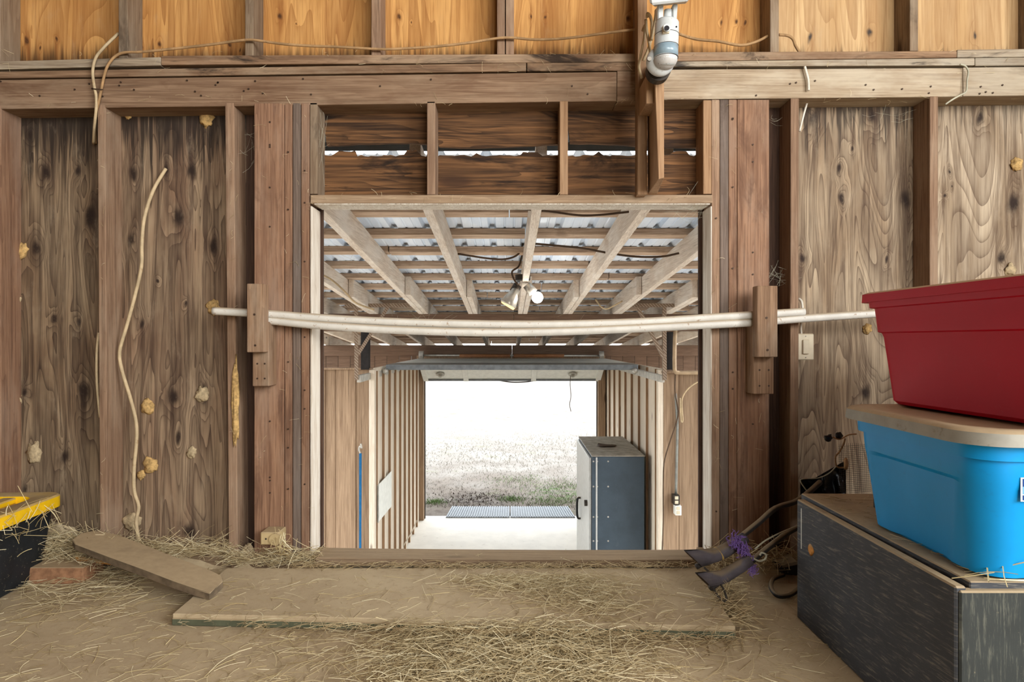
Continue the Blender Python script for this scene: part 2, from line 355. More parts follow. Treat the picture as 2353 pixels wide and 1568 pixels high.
def streak_mat(name, base, streak, ang, sc=26, amt=.55):
    s = NT(name); p = s.pos(); x = s.n('ShaderNodeSeparateXYZ', None, Vector=p).outputs
    h = s.math('ADD', x[0], x[1]); ca, sa = math.cos(ang), math.sin(ang)
    u = s.math('ADD', s.math('MULTIPLY', h, ca), s.math('MULTIPLY', x[2], sa)); v = s.math('SUBTRACT', s.math('MULTIPLY', x[2], ca), s.math('MULTIPLY', h, sa))
    q = s.n('ShaderNodeCombineXYZ', None, X=s.math('MULTIPLY', u, .09), Y=v, Z=0.0).outputs[0]
    st = s.noise(q, sc*7, 4, .75, .3); big = s.noise(p, 9, 4, .6)
    col = s.mix(s.ramp(big, .3, .7), base, tuple(c*1.35 for c in base[:3])+(1,))
    k = s.math('MULTIPLY', s.ramp(st, .5, .72, 0, amt), s.ramp(big, .25, .65, .35, 1))
    col = s.mix(k, col, streak); col = s.mix(s.ramp(s.noise(p, 130, 4, .7), .66, .75, 0, .5), col, C(150, 138, 112))
    col = s.dust(col, 1.0); s.bump(st, .25, .001); return s.done(col, .7)
M['crate'] = streak_mat('scuffed_black_board', C(56, 58, 62), C(140, 134, 120), -.06, amt=.75)
M['crate_front'] = streak_mat('scuffed_black_board_end', C(44, 47, 45), C(104, 104, 92), math.pi/2, amt=.7)
M['black_tote'] = plain('black_tote_plastic', C(30, 34, 38), .5, var=.15, spots=C(128, 120, 100), spot_amt=.6, spot_scale=110)
M['black'] = plain('black_plastic', C(24, 24, 25), .5, var=.1, dust=.5)
M['bag'] = plain('black_bag_plastic', C(16, 16, 18), .35, var=.1, spec=.5)
M['tool_tube'] = plain('dusty_black_tube', C(48, 44, 42), .6, var=.15, dust=.55)
M['tool_grey'] = plain('purple_grey_plastic', C(112, 104, 108), .55, var=.15, dust=.75)
M['twine'] = plain('purple_twine', C(116, 88, 150), .8, var=.3)
M['ochre'] = plain('ochre_band', C(186, 152, 84), .7)
M['pale_wire'] = plain('pale_wire', C(176, 172, 150), .5, var=.15)
M['mud'] = plain('mud_nest_clay', C(186, 152, 98), .95, var=.25, scale=90, bump=.5)
M['mud_pale'] = plain('pale_mud_nest_clay', C(178, 158, 124), .95, var=.2, scale=90, bump=.5)
M['brick'] = plain('dusty_brick', C(148, 108, 78), .95, var=.2, scale=50, dust=.9, bump=.3)
M['orange_wood'] = wood('orange_offcut_wood', C(206, 146, 74), C(160, 104, 48), 'X', contrast=.4, dust=.9)
def hay_mat(name, a, b, c):
    s = NT(name); g = s.n('ShaderNodeNewGeometry').outputs['Random Per Island']
    col = s.mix(s.ramp(g, 0, .55), a, b); col = s.mix(s.ramp(g, .6, 1), col, c); return s.done(col, .7)
M['hay'] = hay_mat('dry_hay', C(158, 138, 100), C(198, 180, 140), C(228, 216, 180))
M['hay_light'] = hay_mat('pale_straw', C(178, 156, 110), C(204, 186, 140), C(230, 220, 184))
M['hay_fine'] = hay_mat('brown_hay', C(146, 124, 90), C(178, 157, 118), C(206, 188, 148))
# garage and outside
def sheet_mat():
    s = NT('galvanised_sheet'); p = s.pos(); n1 = s.noise(s.vec('MULTIPLY', p, (1, .15, 1)), 9, 4, .6)
    col = s.mix(s.ramp(n1, .3, .7), C(214, 228, 244), C(238, 246, 255)); return s.done(col, s.ramp(n1, .3, .7, .35, .45), .12)
M['sheet'] = sheet_mat()
M['flash'] = plain('grey_flashing', C(120, 126, 130), .6, .1, var=.06)
M['concrete'] = plain('pale_concrete', C(236, 234, 228), .8, var=.04, scale=4, spots=C(190, 186, 176), spot_amt=.3, spot_scale=14)
def field_mat():
    s = NT('dry_field'); p = s.pos(); y = s.n('ShaderNodeSeparateXYZ', None, Vector=p).outputs[1]
    a = s.noise(p, 1.3, 5, .65); b = s.noise(s.vec('MULTIPLY', p, (1, .6, 1)), 9, 5, .7)
    pale = s.mix(s.ramp(a, .3, .7), C(118, 113, 107), C(130, 126, 120))
    bare = s.mix(s.ramp(b, .3, .7), C(82, 73, 65), C(114, 105, 96))
    yy = s.math('ADD', y, s.math('MULTIPLY', s.math('SUBTRACT', a, .5), 9.0))
    col = s.mix(s.ramp(yy, 9.0, 15.5), bare, pale)
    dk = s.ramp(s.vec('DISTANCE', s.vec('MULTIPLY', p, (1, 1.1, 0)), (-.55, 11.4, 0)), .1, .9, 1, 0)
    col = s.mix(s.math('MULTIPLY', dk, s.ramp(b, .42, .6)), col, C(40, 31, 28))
    gn = s.ramp(s.noise(p, 5, 4, .7), .48, .62)
    g1 = s.ramp(s.vec('DISTANCE', s.vec('MULTIPLY', p, (1, .8, 0)), (.75, 8.7, 0)), .15, .75, 1, 0)
    col = s.mix(s.math('MULTIPLY', s.math('MULTIPLY', g1, gn), .8), col, C(74, 98, 48))
    far = s.math('MULTIPLY', s.ramp(s.noise(p, 1.7, 3), .6, .7), .3); col = s.mix(far, col, C(104, 106, 78))
    col = s.mix(s.ramp(b, .52, .72, 0, .45), col, C(82, 73, 64)); s.bump(b, .6, .05); return s.done(col, .95)
M['field'] = field_mat()
M['grass'] = hay_mat('mixed_grass', C(88, 84, 68), C(108, 101, 88), C(132, 127, 117))
M['grass_green'] = hay_mat('green_grass', C(62, 92, 36), C(80, 108, 48), C(100, 120, 66))
M['leaf'] = hay_mat('dead_leaves', C(38, 28, 25), C(56, 42, 34), C(80, 64, 52))
M['mat_grey'] = plain('grey_rubber_mat', C(138, 145, 152), .6, var=.1)
M['safe'] = plain('blue_grey_steel', C(66, 78, 88), .45, .2, var=.1, scale=5, dust=.0, spots=C(86, 96, 104), spot_amt=.3, spot_scale=18)
M['safe_top'] = plain('dusty_steel_top', C(150, 142, 130), .8, var=.2, scale=14, spots=C(120, 104, 86))
M['safe_door'] = plain('grey_white_enamel', C(190, 190, 186), .4, var=.06)
M['door_white'] = plain('white_door_panel', C(226, 226, 218), .6, var=.05)
M['door_grey'] = plain('grey_door_edge', C(112, 116, 118), .6, var=.15, dust=.25)
M['galv'] = plain('dull_galvanised', C(190, 186, 176), .45, .6, var=.15, spots=C(140, 110, 84))
def angle_mat():
    s = NT('perforated_angle'); p = s.n('ShaderNodeTexCoord').outputs['Object']; x = s.n('ShaderNodeSeparateXYZ', None, Vector=p).outputs
    h = s.math('ADD', s.math('ADD', x[0], x[1]), x[2])
    w = s.math('FRACT', s.math('MULTIPLY', h, 40.0)); k = s.ramp(w, .30, .36)
    return s.done(s.mix(k, C(164, 148, 130), C(122, 102, 84)), .6, .2)
M['angle'] = angle_mat()
M['tar'] = plain('black_post', C(40, 36, 34), .8, var=.2)
M['conduit'] = plain('conduit_pipe', C(170, 146, 116), .5, .3, var=.1)
M['conduit_grey'] = plain('grey_conduit', C(142, 144, 138), .4, .6)
M['strap'] = plain('blue_strap', C(18, 86, 130), .7)
M['copper'] = plain('copper_wire', C(150, 100, 62), .5)
M['bulb'] = plain('lit_bulb', C(255, 255, 255), .3, emit=((1, .98, .94, 1), 40))
M['warm_lens'] = plain('lit_warm_lens', C(255, 214, 150), .3, emit=((1, .55, .16, 1), 2.6))
M['aluminium'] = plain('aluminium_lamp', C(198, 192, 180), .35, .7, var=.12, spots=C(120, 96, 70))
M['sticker_white'] = plain('sticker_white', C(226, 228, 220), .5, var=.02)
M['sticker_navy'] = plain('sticker_navy', C(20, 62, 124), .5, var=.02)
M['sticker_sky'] = plain('sticker_sky', C(104, 160, 204), .5, var=.02)
M['sticker_red'] = plain('sticker_red', C(226, 60, 90), .5, var=.02)

# ---------------------------------------------------------------- loft room (floor, unseen walls and roof round the camera)
YF, YP = 2.08, 2.169                                  # front of the studs, front of the sheathing
floor = tag(box('floor', -3.0, 3.0, -3.0, 2.17, -.06, 0, M['dirt'], bevel=0), 'dusty tan plywood loft floor strewn with loose hay', None, None, 'structure')
HC = 3.4
tag(box('wall_left', -3.1, -3.0, -3.0, 2.3, -.06, HC, M['loft'], bevel=0), 'plain board wall on the left side of the loft', None, None, 'structure')
wr = empty('wall_right', (3.0, 0, 0), 'board wall on the right side of the loft with a window opening', None, None, 'structure')
for a in ((-3.0, -2.3, -.06, HC), (-.1, 2.3, -.06, HC), (-2.3, -.1, -.06, 1.05), (-2.3, -.1, 2.75, HC)): box('panel', 3.0, 3.1, *a, M['loft'], wr, bevel=0)
wf = empty('wall_front', (0, -3.0, 0), 'board rear wall of the loft with one tall opening', None, None, 'structure')
for a in ((-3.1, .35), (2.75, 3.1)): box('panel', a[0], a[1], -3.1, -3.0, -.06, HC, M['loft'], wf, bevel=0)
box('panel', .35, 2.75, -3.1, -3.0, -.06, .7, M['loft'], wf, bevel=0); box('panel', .35, 2.75, -3.1, -3.0, 3.0, HC, M['loft'], wf, bevel=0)
tag(box('ceiling', -3.1, 3.1, -3.1, 2.4, HC, HC+.08, M['loft'], bevel=0), 'plain board ceiling of the loft', None, None, 'structure')

# ---------------------------------------------------------------- the wall in view
W = empty('wall_back', (0, YF, 0), 'bare stud wall with plywood sheathing and a hatch opening to a shed', None, None, 'structure')
T = -1180                                              # far above the frame
# upper sheathing, one sheet behind each pair of bays
for x0, x1 in ((-420, 283), (285, 574), (576, 866), (868, 1161), (1163, 1474), (1476, 1768)):
    rect('upper_panel', x0, x1-1, T, 168, YP, .012, M['ply_up'], W, 0)
for x0, x1 in ((1770, 2092), (2094, 2720)):
    rect('upper_panel', x0, x1-1, T, 168, YP, .012, M['ply_up_right'], W, 0)
# lower sheathing
for x0, x1, m in ((-420, 250, 'ply_left_1'), (251, 565, 'ply_left_2'), (566, 742, 'gap'), (1606, 1815, 'gap'), (1816, 2124, 'ply_right_1'), (2125, 2720, 'ply_right_2')):
    rect('lower_panel', x0, x1, 200, 1292, YP, .012, M[m], W, 0)
# upper studs
for x0, x1, yb, m in ((-27, 1, 140, 'stud_dusty'), (272, 293, 131, 'stud_dusty'), (563, 582, 128, 'stud_dusty'), (853, 874, 125, 'stud'), (1142, 1160, 123, 'stud'), (1162, 1181, 123, 'stud'),
                      (1466, 1486, 123, 'stud'), (1770, 1790, 118, 'stud_dusty'), (2091, 2110, 115, 'stud_dusty'), (2388, 2408, 112, 'stud_dusty')):
    rect('stud', x0, x1, T, yb+2, YF+.002, .086, M[m], W)
# top plates: two courses of boards
def course(name, segs, mats, depth=.088, yf=YF):
    for (xa, xb, ta, tb, ba, bb), m in zip(segs, mats):
        poly(name, [(xa, ta), (xb, tb), (xb, bb), (xa, ba)], yf, depth, M[m], W)
course('top_plate', [(-420, 369, 152, 131, 170, 150), (370, 1470, 128, 123, 149, 142), (1486, 2199, 120, 117, 141, 132), (2200, 2720, 114, 108, 132, 128)], ['plate_grey', 'plate', 'plate', 'plate_grey'], yf=YF-.002)
course('top_plate', [(-420, 1209, 171, 144, 186, 163), (1211, 1470, 144, 143, 163, 162), (1486, 2240, 142, 133, 153, 150), (2241, 2720, 133, 129, 151, 148)], ['plate', 'plate', 'plate_grey', 'plate_grey'])
course('beam', [(-420, 1417, 189, 165, 256, 232), (1418, 1475, 163, 163, 233, 232), (1484, 2212, 160, 156, 229, 222), (2213, 2720, 155, 150, 221, 216)], ['beam', 'beam', 'beam_grey', 'beam_grey'], yf=YF+.001)
rect('blocking', -420, 2720, 150, 170, YF+.03, .05, M['gap'], W, 0)
# lower studs
for x0, x1, y0, m, ln in ((-22, 2, 243, 'stud_red', 0), (224, 241, 240, 'stud', 6), (517, 537, 236, 'stud', 9), (1817, 1836, 226, 'stud', -2), (2137, 2156, 221, 'stud', -1)):
    rect('stud', x0, x1, y0, 1290, YF, .088, M[m], W, lean=ln)
rect('stud', 2440, 2460, 219, 1290, YF, .088, M['stud'], W)
# built-up posts either side of the hatch
for x0, x1, m in ((584, 653, 'stud_red'), (654, 672, 'stud_red'), (673, 691, 'stud_grey'), (692, 711, 'stud_red')):
    rect('post_board', x0, x1-.6, 237, 1279 if x0 < 600 else 1283, YF-.001*(x0 % 3), .088, M[m], W)
rect('post_board', 712, 729, 236, 446, YF+.001, .088, M['stud_dusty'], W)
for x0, x1, m in ((1635.5, 1654, 'stud'), (1654.5, 1674, 'stud_grey'), (1674.5, 1694, 'stud_red'), (1694.5, 1768, 'stud_red')):
    rect('post_board', x0, x1-.4, 229, 1300, YF-.001*(int(x0) % 3), .088, M[m], W)
rect('post_board', 1616, 1635, 230, 446, YF+.001, .088, M['stud_new'], W)
# flaking white inner jambs
rect('jamb', 713, 717, 474, 1276, YF-.001, .09, M['whitewash'], W, .0008)
rect('jamb', 1633, 1636, 474, 1290, YF-.001, .09, M['whitewash'], W, .0008)
# header over the hatch with its cripple studs and the split boards behind
poly('hatch_header', [(713, 448), (1637, 448), (1637, 467), (713, 467)], YF-.004, .092, M['header'], W)
rect('header_liner', 722, 1632, 467.2, 470, YF, .086, M['whitewash'], W, .0006)
rect('cripple_stud', 981, 1000, 233, 447.5, YF+.001, .086, M['stud'], W)
rect('cripple_stud', 1286, 1305, 231, 447.5, YF+.001, .086, M['stud_new'], W)
def ragged(x0, x1, y, amp, step, seed):
    rr = random.Random(seed); pts = []; x = x0; k = 0
    while x < x1:
        big = 0
        for c, w, h in ((790, 26, 10), (945, 16, 12), (1095, 6, 7), (1220, 22, 8), (1372, 7, 10), (1560, 22, 9)):
            if abs(x-c) < w: big = h
        pts.append((x, y-big-rr.random()*amp)); x += step*(.5+rr.random())
    pts.append((x1, y)); return pts
for a, b, sd in ((735, 991, 1), (992, 1296, 2), (1297, 1622, 3)):
    poly('header_board', [(a, 225), (b, 225)]+[(x, 334+5*math.sin(x*.011+sd)+R.uniform(-1, 1)) for x in range(b, a-1, -24)], YP-.004, .014, M['headboard'], W, 0)
    poly('header_board', ragged(a, b, 360, 4, 9, sd)+[(b, 452), (a, 452)], YP-.004, .014, M['headboard'], W, 0)
# sill, bottom plate, wall below the loft floor
poly('sill', [(724, 1282), (900, 1285), (1100, 1287), (1300, 1288), (1600, 1287), (1600, 1304), (724, 1301)], 2.035, .1, M['sill'], W, .002)
box('bottom_plate', -3, -.63, 2.075, 2.168, 0.0, .036, M['sill'], W)
box('bottom_plate', .62, 3, 2.075, 2.168, 0.0, .036, M['sill'], W)
box('floor_ledger', -.9, -.62, 2.062, 2.08, 0.0, .016, M['sill'], W)
for i in range(17):
    for sg in (-1, 1):
        a = .66+i*.145; box('bounce_cut_board', min(sg*a, sg*(a+.143)), max(sg*a, sg*(a+.143)), 2.183, 2.205, 0, 1.42, M['girder'], W, 0)  # added unseen boards, kept dark to cut light bounced onto the purlins
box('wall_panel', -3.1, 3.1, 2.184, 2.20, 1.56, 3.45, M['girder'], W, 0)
box('wall_panel', -3.1, 3.1, 2.13, 2.19, -1.8, -.001, M['siding'], W, 0)
# long board nailed across the beam, deep board and block that carry the sensor light
rect('hanging_board', 1465, 1487, T, 447, YF-.045, .043, M['stud_new'], W)
prism('hanging_board', [U(1504, 160, 1.90), U(1526, 160, 1.90), U(1526, 409, 1.90), U(1513, 412, 1.90)], [U(1489, 160, 2.07)+Vector((-.004, 0, .02)), U(1510, 160, 2.07)+Vector((0, 0, .02)), U(1510, 446, 2.07), U(1489, 447, 2.07)], M['stud_new'], W)
rect('spacer_block', 1485, 1513, 172, 238, 1.93, .11, M['stud_new'], W)
# nail heads on the wall
bmn = bmesh.new()
for x, y, yy in ([(R.uniform(0, 2350), R.uniform(178, 222), YF-.001) for _ in range(40)] + [(R.choice((620, 662, 700, 1646, 1684, 1730)), R.uniform(260, 1230), YF-.003) for _ in range(40)]):
    c = U(x, y, yy); bmesh.ops.create_cone(bmn, cap_ends=True, segments=6, radius1=.003, radius2=.003, depth=.002, matrix=Matrix.Translation(c) @ Matrix.Rotation(math.pi/2, 4, 'X'))
tag(link('nail_heads', bmn, M['nail'], W), kind='stuff')

# ---------------------------------------------------------------- the shed roof beyond the hatch
SL, H0, DX = .0932, .784, -.0084
def zr(y, up=0.0): return EYE+H0+up-SL*y
def xr(x, y): return x+DX*(y-5.8)
ROOF = empty('roof', (0, 5.8, 1.2), 'low shed roof of pale rafters, purlins and ribbed metal sheets', None, None, 'structure')
def rafter(x, y0, y1, w=.04, h=.135, name='rafter'):
    a = [(xr(x-w/2, y0), y0, zr(y0)), (xr(x+w/2, y0), y0, zr(y0)), (xr(x+w/2, y0), y0, zr(y0, h)), (xr(x-w/2, y0), y0, zr(y0, h))]
    b = [(xr(x-w/2, y1), y1, zr(y1)), (xr(x+w/2, y1), y1, zr(y1)), (xr(x+w/2, y1), y1, zr(y1, h)), (xr(x-w/2, y1), y1, zr(y1, h))]
    prism(name, a, b, M['rafter'], ROOF)
for i in range(-6, 7):
    x = .075+i*.4475
    if abs(x) < 2.25: rafter(x, 2.28, 5.95)
    rafter(x+(.043 if i < 1 else -.043), 4.75+.12*(i % 2) if abs(x) < 2.25 else 5.7, 10.7)
k = 0; y = 2.72
while y < 10.4:
    z = zr(y, .135)
    xe = 2.2 if y < 6.2 else 3.0; xs = [-xe, R.uniform(-.8, .9), xe]
    for xa, xb in zip(xs, xs[1:]):
        dz = R.uniform(-.004, .004)
        prism('purlin', [(xa+.003, y, z), (xb-.003, y, z+dz), (xb-.003, y, z+.036+dz), (xa+.003, y, z+.036)],
              [(xa+.003, y+.085, z-SL*.085), (xb-.003, y+.085, z-SL*.085+dz), (xb-.003, y+.085, z+.036-SL*.085+dz), (xa+.003, y+.085, z+.036-SL*.085)], M['purlin'], ROOF)
    y += .418
def roof_sheet(x0, n=4, pitch=.181, y0=2.5, y1=10.5):
    bm = bmesh.new(); prof = []
    for i in range(n):
        b = x0+i*pitch
        prof += [(b, 0), (b+.012, .022), (b+.034, .022), (b+.046, 0), (b+.086, 0), (b+.09, .004), (b+.096, .004), (b+.1, 0), (b+.136, 0), (b+.14, .004), (b+.146, .004), (b+.15, 0)]
    prof.append((x0+n*pitch+.002, 0))
    rows = []
    for y in (y0, y1):
        rows.append([bm.verts.new((xr(px, y), y, zr(y, .135+.0375)+pz)) for px, pz in prof])
    for a in range(len(prof)-1): bm.faces.new((rows[0][a], rows[0][a+1], rows[1][a+1], rows[1][a]))
    r = bmesh.ops.extrude_face_region(bm, geom=bm.faces[:]); bmesh.ops.translate(bm, vec=(0, 0, .0012), verts=[v for v in r['geom'] if isinstance(v, bmesh.types.BMVert)])
    return link('roof_sheet', bm, M['sheet'], ROOF)
for i in range(-3, 3): roof_sheet(i*.724+.03, y1=6.3)
for i in range(-4, 4): roof_sheet(i*.724+.03, y0=6.25)
# flashing that laps from the wall over the upper end of the roof
prism('flashing', [(-2.6, 2.19, EYE+.79), (2.6, 2.19, EYE+.79), (2.6, 2.19, EYE+.793), (-2.6, 2.19, EYE+.793)], [(-2.6, 2.42, EYE+.745), (2.6, 2.42, EYE+.747), (2.6, 2.42, EYE+.750), (-2.6, 2.42, EYE+.748)], M['flash'], ROOF, 0)
for xa, xb in ((-1.4, -.37), (-.37, .28), (.28, .575), (.577, 1.4)):
    prism('flashing_lip', [(xa, 2.42, EYE+.714), (xb, 2.42, EYE+.716), (xb, 2.42, EYE+.748), (xa, 2.42, EYE+.745)], [(xa, 2.424, EYE+.714), (xb, 2.424, EYE+.716), (xb, 2.424, EYE+.748), (xa, 2.424, EYE+.745)], M['flash'], ROOF, 0)
girder = empty('girder', (0, 5.8, .85), 'long brown beam under the middle of the shed roof', 'beam')
poly('timber', [(580, 721), (1180, 722), (1180, 762), (580, 761)], 5.8, .14, M['girder'], girder, .003)
poly('timber', [(1181, 722), (1773, 722), (1773, 761), (1181, 762)], 5.8, .14, M['girder'], girder, .003)
eave = empty('eave_beam', (0, 9.0, .6), 'long dark beam above the garage door opening', 'beam')
box('timber', -3, 0, 9.0, 9.14, zr(9.0)-.155, zr(9.0)-.005, M['girder'], eave, .003)
box('timber', .002, 3, 9.0, 9.14, zr(9.0)-.155, zr(9.0)-.005, M['girder'], eave, .003)
for x0, x1, lb in ((829, 847, 'short black post under the girder beside the left door track'), (1533, 1548, 'short black post under the girder beside the right door track')):
    o = empty('roof_post', U((x0+x1)/2, 850, 5.75), lb, 'post', 'short black posts under the girder')
    rect('shaft', x0, x1, 760, 850, 5.74, .07, M['tar'], o); rect('shim', x0-3, x1+4, 758, 763, 5.73, .09, M['girder'], o)

# ---------------------------------------------------------------- garage bay, slab and field
ZS = EYE-2.5
tag(box('slab', -3.2, 3.2, 2.17, 9.2, ZS-.12, ZS, M['concrete'], bevel=0), 'pale concrete slab inside the shed and the garage bay', None, None, 'structure')
bm = bmesh.new(); nx, ny = 40, 60; gv = []
for j in range(ny+1):
    t = j/ny; yy = -25+225*t**1.5 if j else -25
    row = []
    for i in range(nx+1):
        xx = (i/nx-.5)*160
        row.append(bm.verts.new((xx, yy, ZS-.06+.05*mnoise.noise(Vector((xx*.3, yy*.3, 0))) * (1 if abs(yy-9) > 2.5 else 0))))
    gv.append(row)
for j in range(ny):
    for i in range(nx): bm.faces.new((gv[j][i], gv[j][i+1], gv[j+1][i+1], gv[j+1][i]))
tag(link('ground', bm, M['field'], smooth=True), 'pale dry field outside the garage door', None, None, 'structure')

PW = empty('wall_partition', (0, 5.8, ZS), 'tan board partition walls either side of the garage bay', None, None, 'structure')
for xs, top in (((590, 650, 700, 747, 771, 817, 851), 849), ((1523, 1560, 1608, 1655, 1710, 1763), 857)):
    for i, (a, b) in enumerate(zip(xs, xs[1:])):
        poly('board', [(a+.3, top), (b-.3, top), (b-.3, 1424), (a+.3, 1424)], 5.8+(.012 if i % 2 else 0), .03, M['siding'], PW, .002)
rect('cap_rail', 590, 852, 846, 850, 5.77, .1, M['siding'], PW); rect('cap_rail', 1522, 1763, 853, 858, 5.77, .1, M['siding'], PW)
def shade_edges(ob):  # near and far edges painted brown for the shade away from the door
    ob.data.materials.append(M['edge_shade'])
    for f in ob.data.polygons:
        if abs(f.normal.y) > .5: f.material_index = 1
XL = lambda y: -1.295+DX*(y-9.05); XR = lambda y: 1.318+DX*(y-9.05)
for nm, X, sgn, y0, y1, lab, bands in (('wall_bay_left', XL, 1, 5.83, 9.05, 'pale board and batten wall on the left of the garage bay', [5.97+.335*i for i in range(9)]),
                                      ('wall_bay_right', XR, -1, 5.83, 9.05, 'pale board and batten wall on the right of the garage bay', [5.95+.385*i for i in range(8)])):
    o = empty(nm, (X(7), 7, ZS), lab, None, None, 'structure'); ys = [y0]+[b+.025 for b in bands if b < y1-.1]+[y1]
    for a, b in zip(ys, ys[1:]):
        prism('board', [(X(a), a+.001, ZS), (X(a)-sgn*.02, a+.001, ZS), (X(a)-sgn*.02, a+.001, .48), (X(a), a+.001, .48)], [(X(b), b-.001, ZS), (X(b)-sgn*.02, b-.001, ZS), (X(b)-sgn*.02, b-.001, .48), (X(b), b-.001, .48)], M['batten'], o)
    for b in bands:
        if b > y1-.1: continue
        xa = X(b); box('batten', min(xa, xa+sgn*.025), max(xa, xa+sgn*.025), b, b+.06, ZS, .46+R.uniform(-.02, .02), M['batten'], o, .001); shade_edges(o.children[-1] if False else COL.objects[-1])
    xa = X(5.85); box('corner_board', min(xa-sgn*.02, xa+sgn*.03), max(xa-sgn*.02, xa+sgn*.03), 5.80, 5.87, ZS, .47, M['batten'], o)
DW = empty('wall_door', (0, 9.05, ZS), 'board wall around the garage door opening', None, None, 'structure')
for i in range(10):  # dark girder wood here puts the wall's shade into its colour
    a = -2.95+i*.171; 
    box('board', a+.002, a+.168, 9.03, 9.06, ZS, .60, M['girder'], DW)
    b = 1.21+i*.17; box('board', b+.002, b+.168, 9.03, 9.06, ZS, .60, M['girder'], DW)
xl, xrr = (975-CX)/F*9.05, (1373-CX)/F*9.05
box('door_jamb', xl-.10, xl, 8.96, 9.1, ZS, .45, M['siding'], DW); box('door_jamb', xrr, xrr+.10, 8.96, 9.1, ZS, .45, M['siding'], DW)
box('door_stop', xl-.012, xl+.012, 9.06, 9.10, ZS, .45, M['dark_metal'], DW); box('door_stop', xrr-.012, xrr+.012, 9.06, 9.10, ZS, .45, M['dark_metal'], DW)
box('header', xl-.1, xrr+.1, 9.0, 9.1, .30, .53, M['siding'], DW)

# sectional overhead door, rolled up
GD = empty('door_1', (0, 8, .45), 'open sectional garage door hanging level under the roof', None, None, 'structure')
for i in range(4):
    ya, yb = 6.33+i*.54, 6.33+(i+1)*.54-.006
    box('door_section', -1.24, 1.24, ya, yb, EYE-.285, EYE-.232, M['door_grey'] if i == 0 else M['door_white'], GD, .004)
a0, b0 = Vector((0, 8.49, EYE-.27)), Vector((0, 9.0, EYE-.545))
nrm = Vector((0, -(b0-a0).z, (b0-a0).y)).normalized()
def slab_pts(x0, x1, p, q, t): return ([(x0, p.y, p.z), (x1, p.y, p.z), (x1, p.y+nrm.y*t, p.z+nrm.z*t), (x0, p.y+nrm.y*t, p.z+nrm.z*t)], [(x0, q.y, q.z), (x1, q.y, q.z), (x1, q.y+nrm.y*t, q.z+nrm.z*t), (x0, q.y+nrm.y*t, q.z+nrm.z*t)])
prism('door_section', *slab_pts(-1.235, 1.235, a0, b0, .03), M['door_white'], GD)
for x in (-1.235, -.675, .265, 1.165):
    prism('stile', *slab_pts(x, x+.07, a0-nrm*.02, b0-nrm*.02, .02), M['door_white'], GD)
mid = a0.lerp(b0, .5)
prism('rail', *slab_pts(-1.2, 1.2, a0.lerp(b0, .93)-nrm*.016, b0-nrm*.016, .016), M['door_grey'], GD)
prism('rail', *slab_pts(-1.2, 1.2, a0.lerp(b0, .30)-nrm*.008, a0.lerp(b0, .36)-nrm*.008, .008), M['door_grey'], GD)
tube('weather_strip', [(-.18, 9.0, EYE-.55), (0, 9.0, EYE-.575), (.2, 9.0, EYE-.57), (.33, 9.0, EYE-.55)], .008, M['dark_metal'], GD)
for x in (-.98, .83):
    c = a0.lerp(b0, .62)-nrm*.012+Vector((x, 0, 0))
    d = disc('pull_plate', c, -nrm, .06, .012, M['galv'], GD); disc('knob', c-nrm*.014, -nrm, .022, .03, M['galv'], d)
cd = tag(tube_px('pull_cord', [(1311, 863), (1310, 885), (1312, 910), (1309, 930), (1312, 946)], 8.7, .004, M['cable_dark']), 'thin dark cord dangling below the open garage door', 'cord')
# torsion spring above the door
TS = empty('torsion_spring', (0, 8.84, .5), 'torsion spring shaft with end drums above the garage door', 'spring')
tube_px('shaft', [(970, 817), (1382, 818)], 8.84, .012, M['galv'], TS, sp=0)
for x0, x1 in ((1056, 1172), (1180, 1296)):
    tube_px('spring', [(x0, 818), (x1, 818)], 8.84, .024, M['copper'], TS, sp=0)
for x in (968, 1382):
    disc('drum', U(x-5, 816, 8.84), (1, 0, 0), .055, .06, M['galv'], TS)
disc('drum', U(1174, 818, 8.84), (1, 0, 0), .035, .015, M['galv'], TS)
# door tracks with hangers of perforated angle
def angle_bar(name, p, q, w, par, side=(1, 0, 0)):
    p, q = Vector(p), Vector(q); d = (q-p).normalized(); u = Vector((0, 1, 0)); v = d.cross(u).normalized()
    prof = [Vector((0, 0)), Vector((w, 0)), Vector((w, .003)), Vector((.003, .003)), Vector((.003, w)), Vector((0, w))]
    a = [p+v*(c.x-w/2)+u*c.y for c in prof]; b = [q+v*(c.x-w/2)+u*c.y for c in prof]
    bm = bmesh.new(); hexa(bm, a, b); return link(name, bm, M['angle'], par)
for sg, lab, hx, vx, dg in ((-1, 'left garage door track hung from perforated metal angles', (792, 942), 818, ((892, 705), (822, 815))), (1, 'right garage door track hung from perforated metal angles', (1428, 1583), 1527, ((1466, 706), (1526, 822)))):
    o = empty('door_track', U(vx, 872, 5.4), lab, 'door track', 'garage door tracks')
    pa = U(820 if sg < 0 else 1527, 871, 5.4); pb = Vector((pa.x-sg*.0, 8.7, pa.z+.01))
    prism('rail', [pa+Vector((0, 0, -.03)), pa+Vector((-sg*.03, 0, -.03)), pa+Vector((-sg*.03, 0, .03)), pa+Vector((0, 0, .03))], [pb+Vector((0, 0, -.03)), pb+Vector((-sg*.03, 0, -.03)), pb+Vector((-sg*.03, 0, .03)), pb+Vector((0, 0, .03))], M['galv'], o)
    angle_bar('hanger', U(hx[0], 702, 5.38), U(hx[1], 702, 5.38), .03, o)
    angle_bar('hanger', U(vx, 698, 5.39), U(vx+1, 874, 5.39), .032, o)
    angle_bar('brace', U(*dg[0], 5.37), U(*dg[1], 5.37), .028, o)
    lump('roller', U(885 if sg < 0 else 1458, 853, 6.3), .035, M['galv'], o, 1, .1)
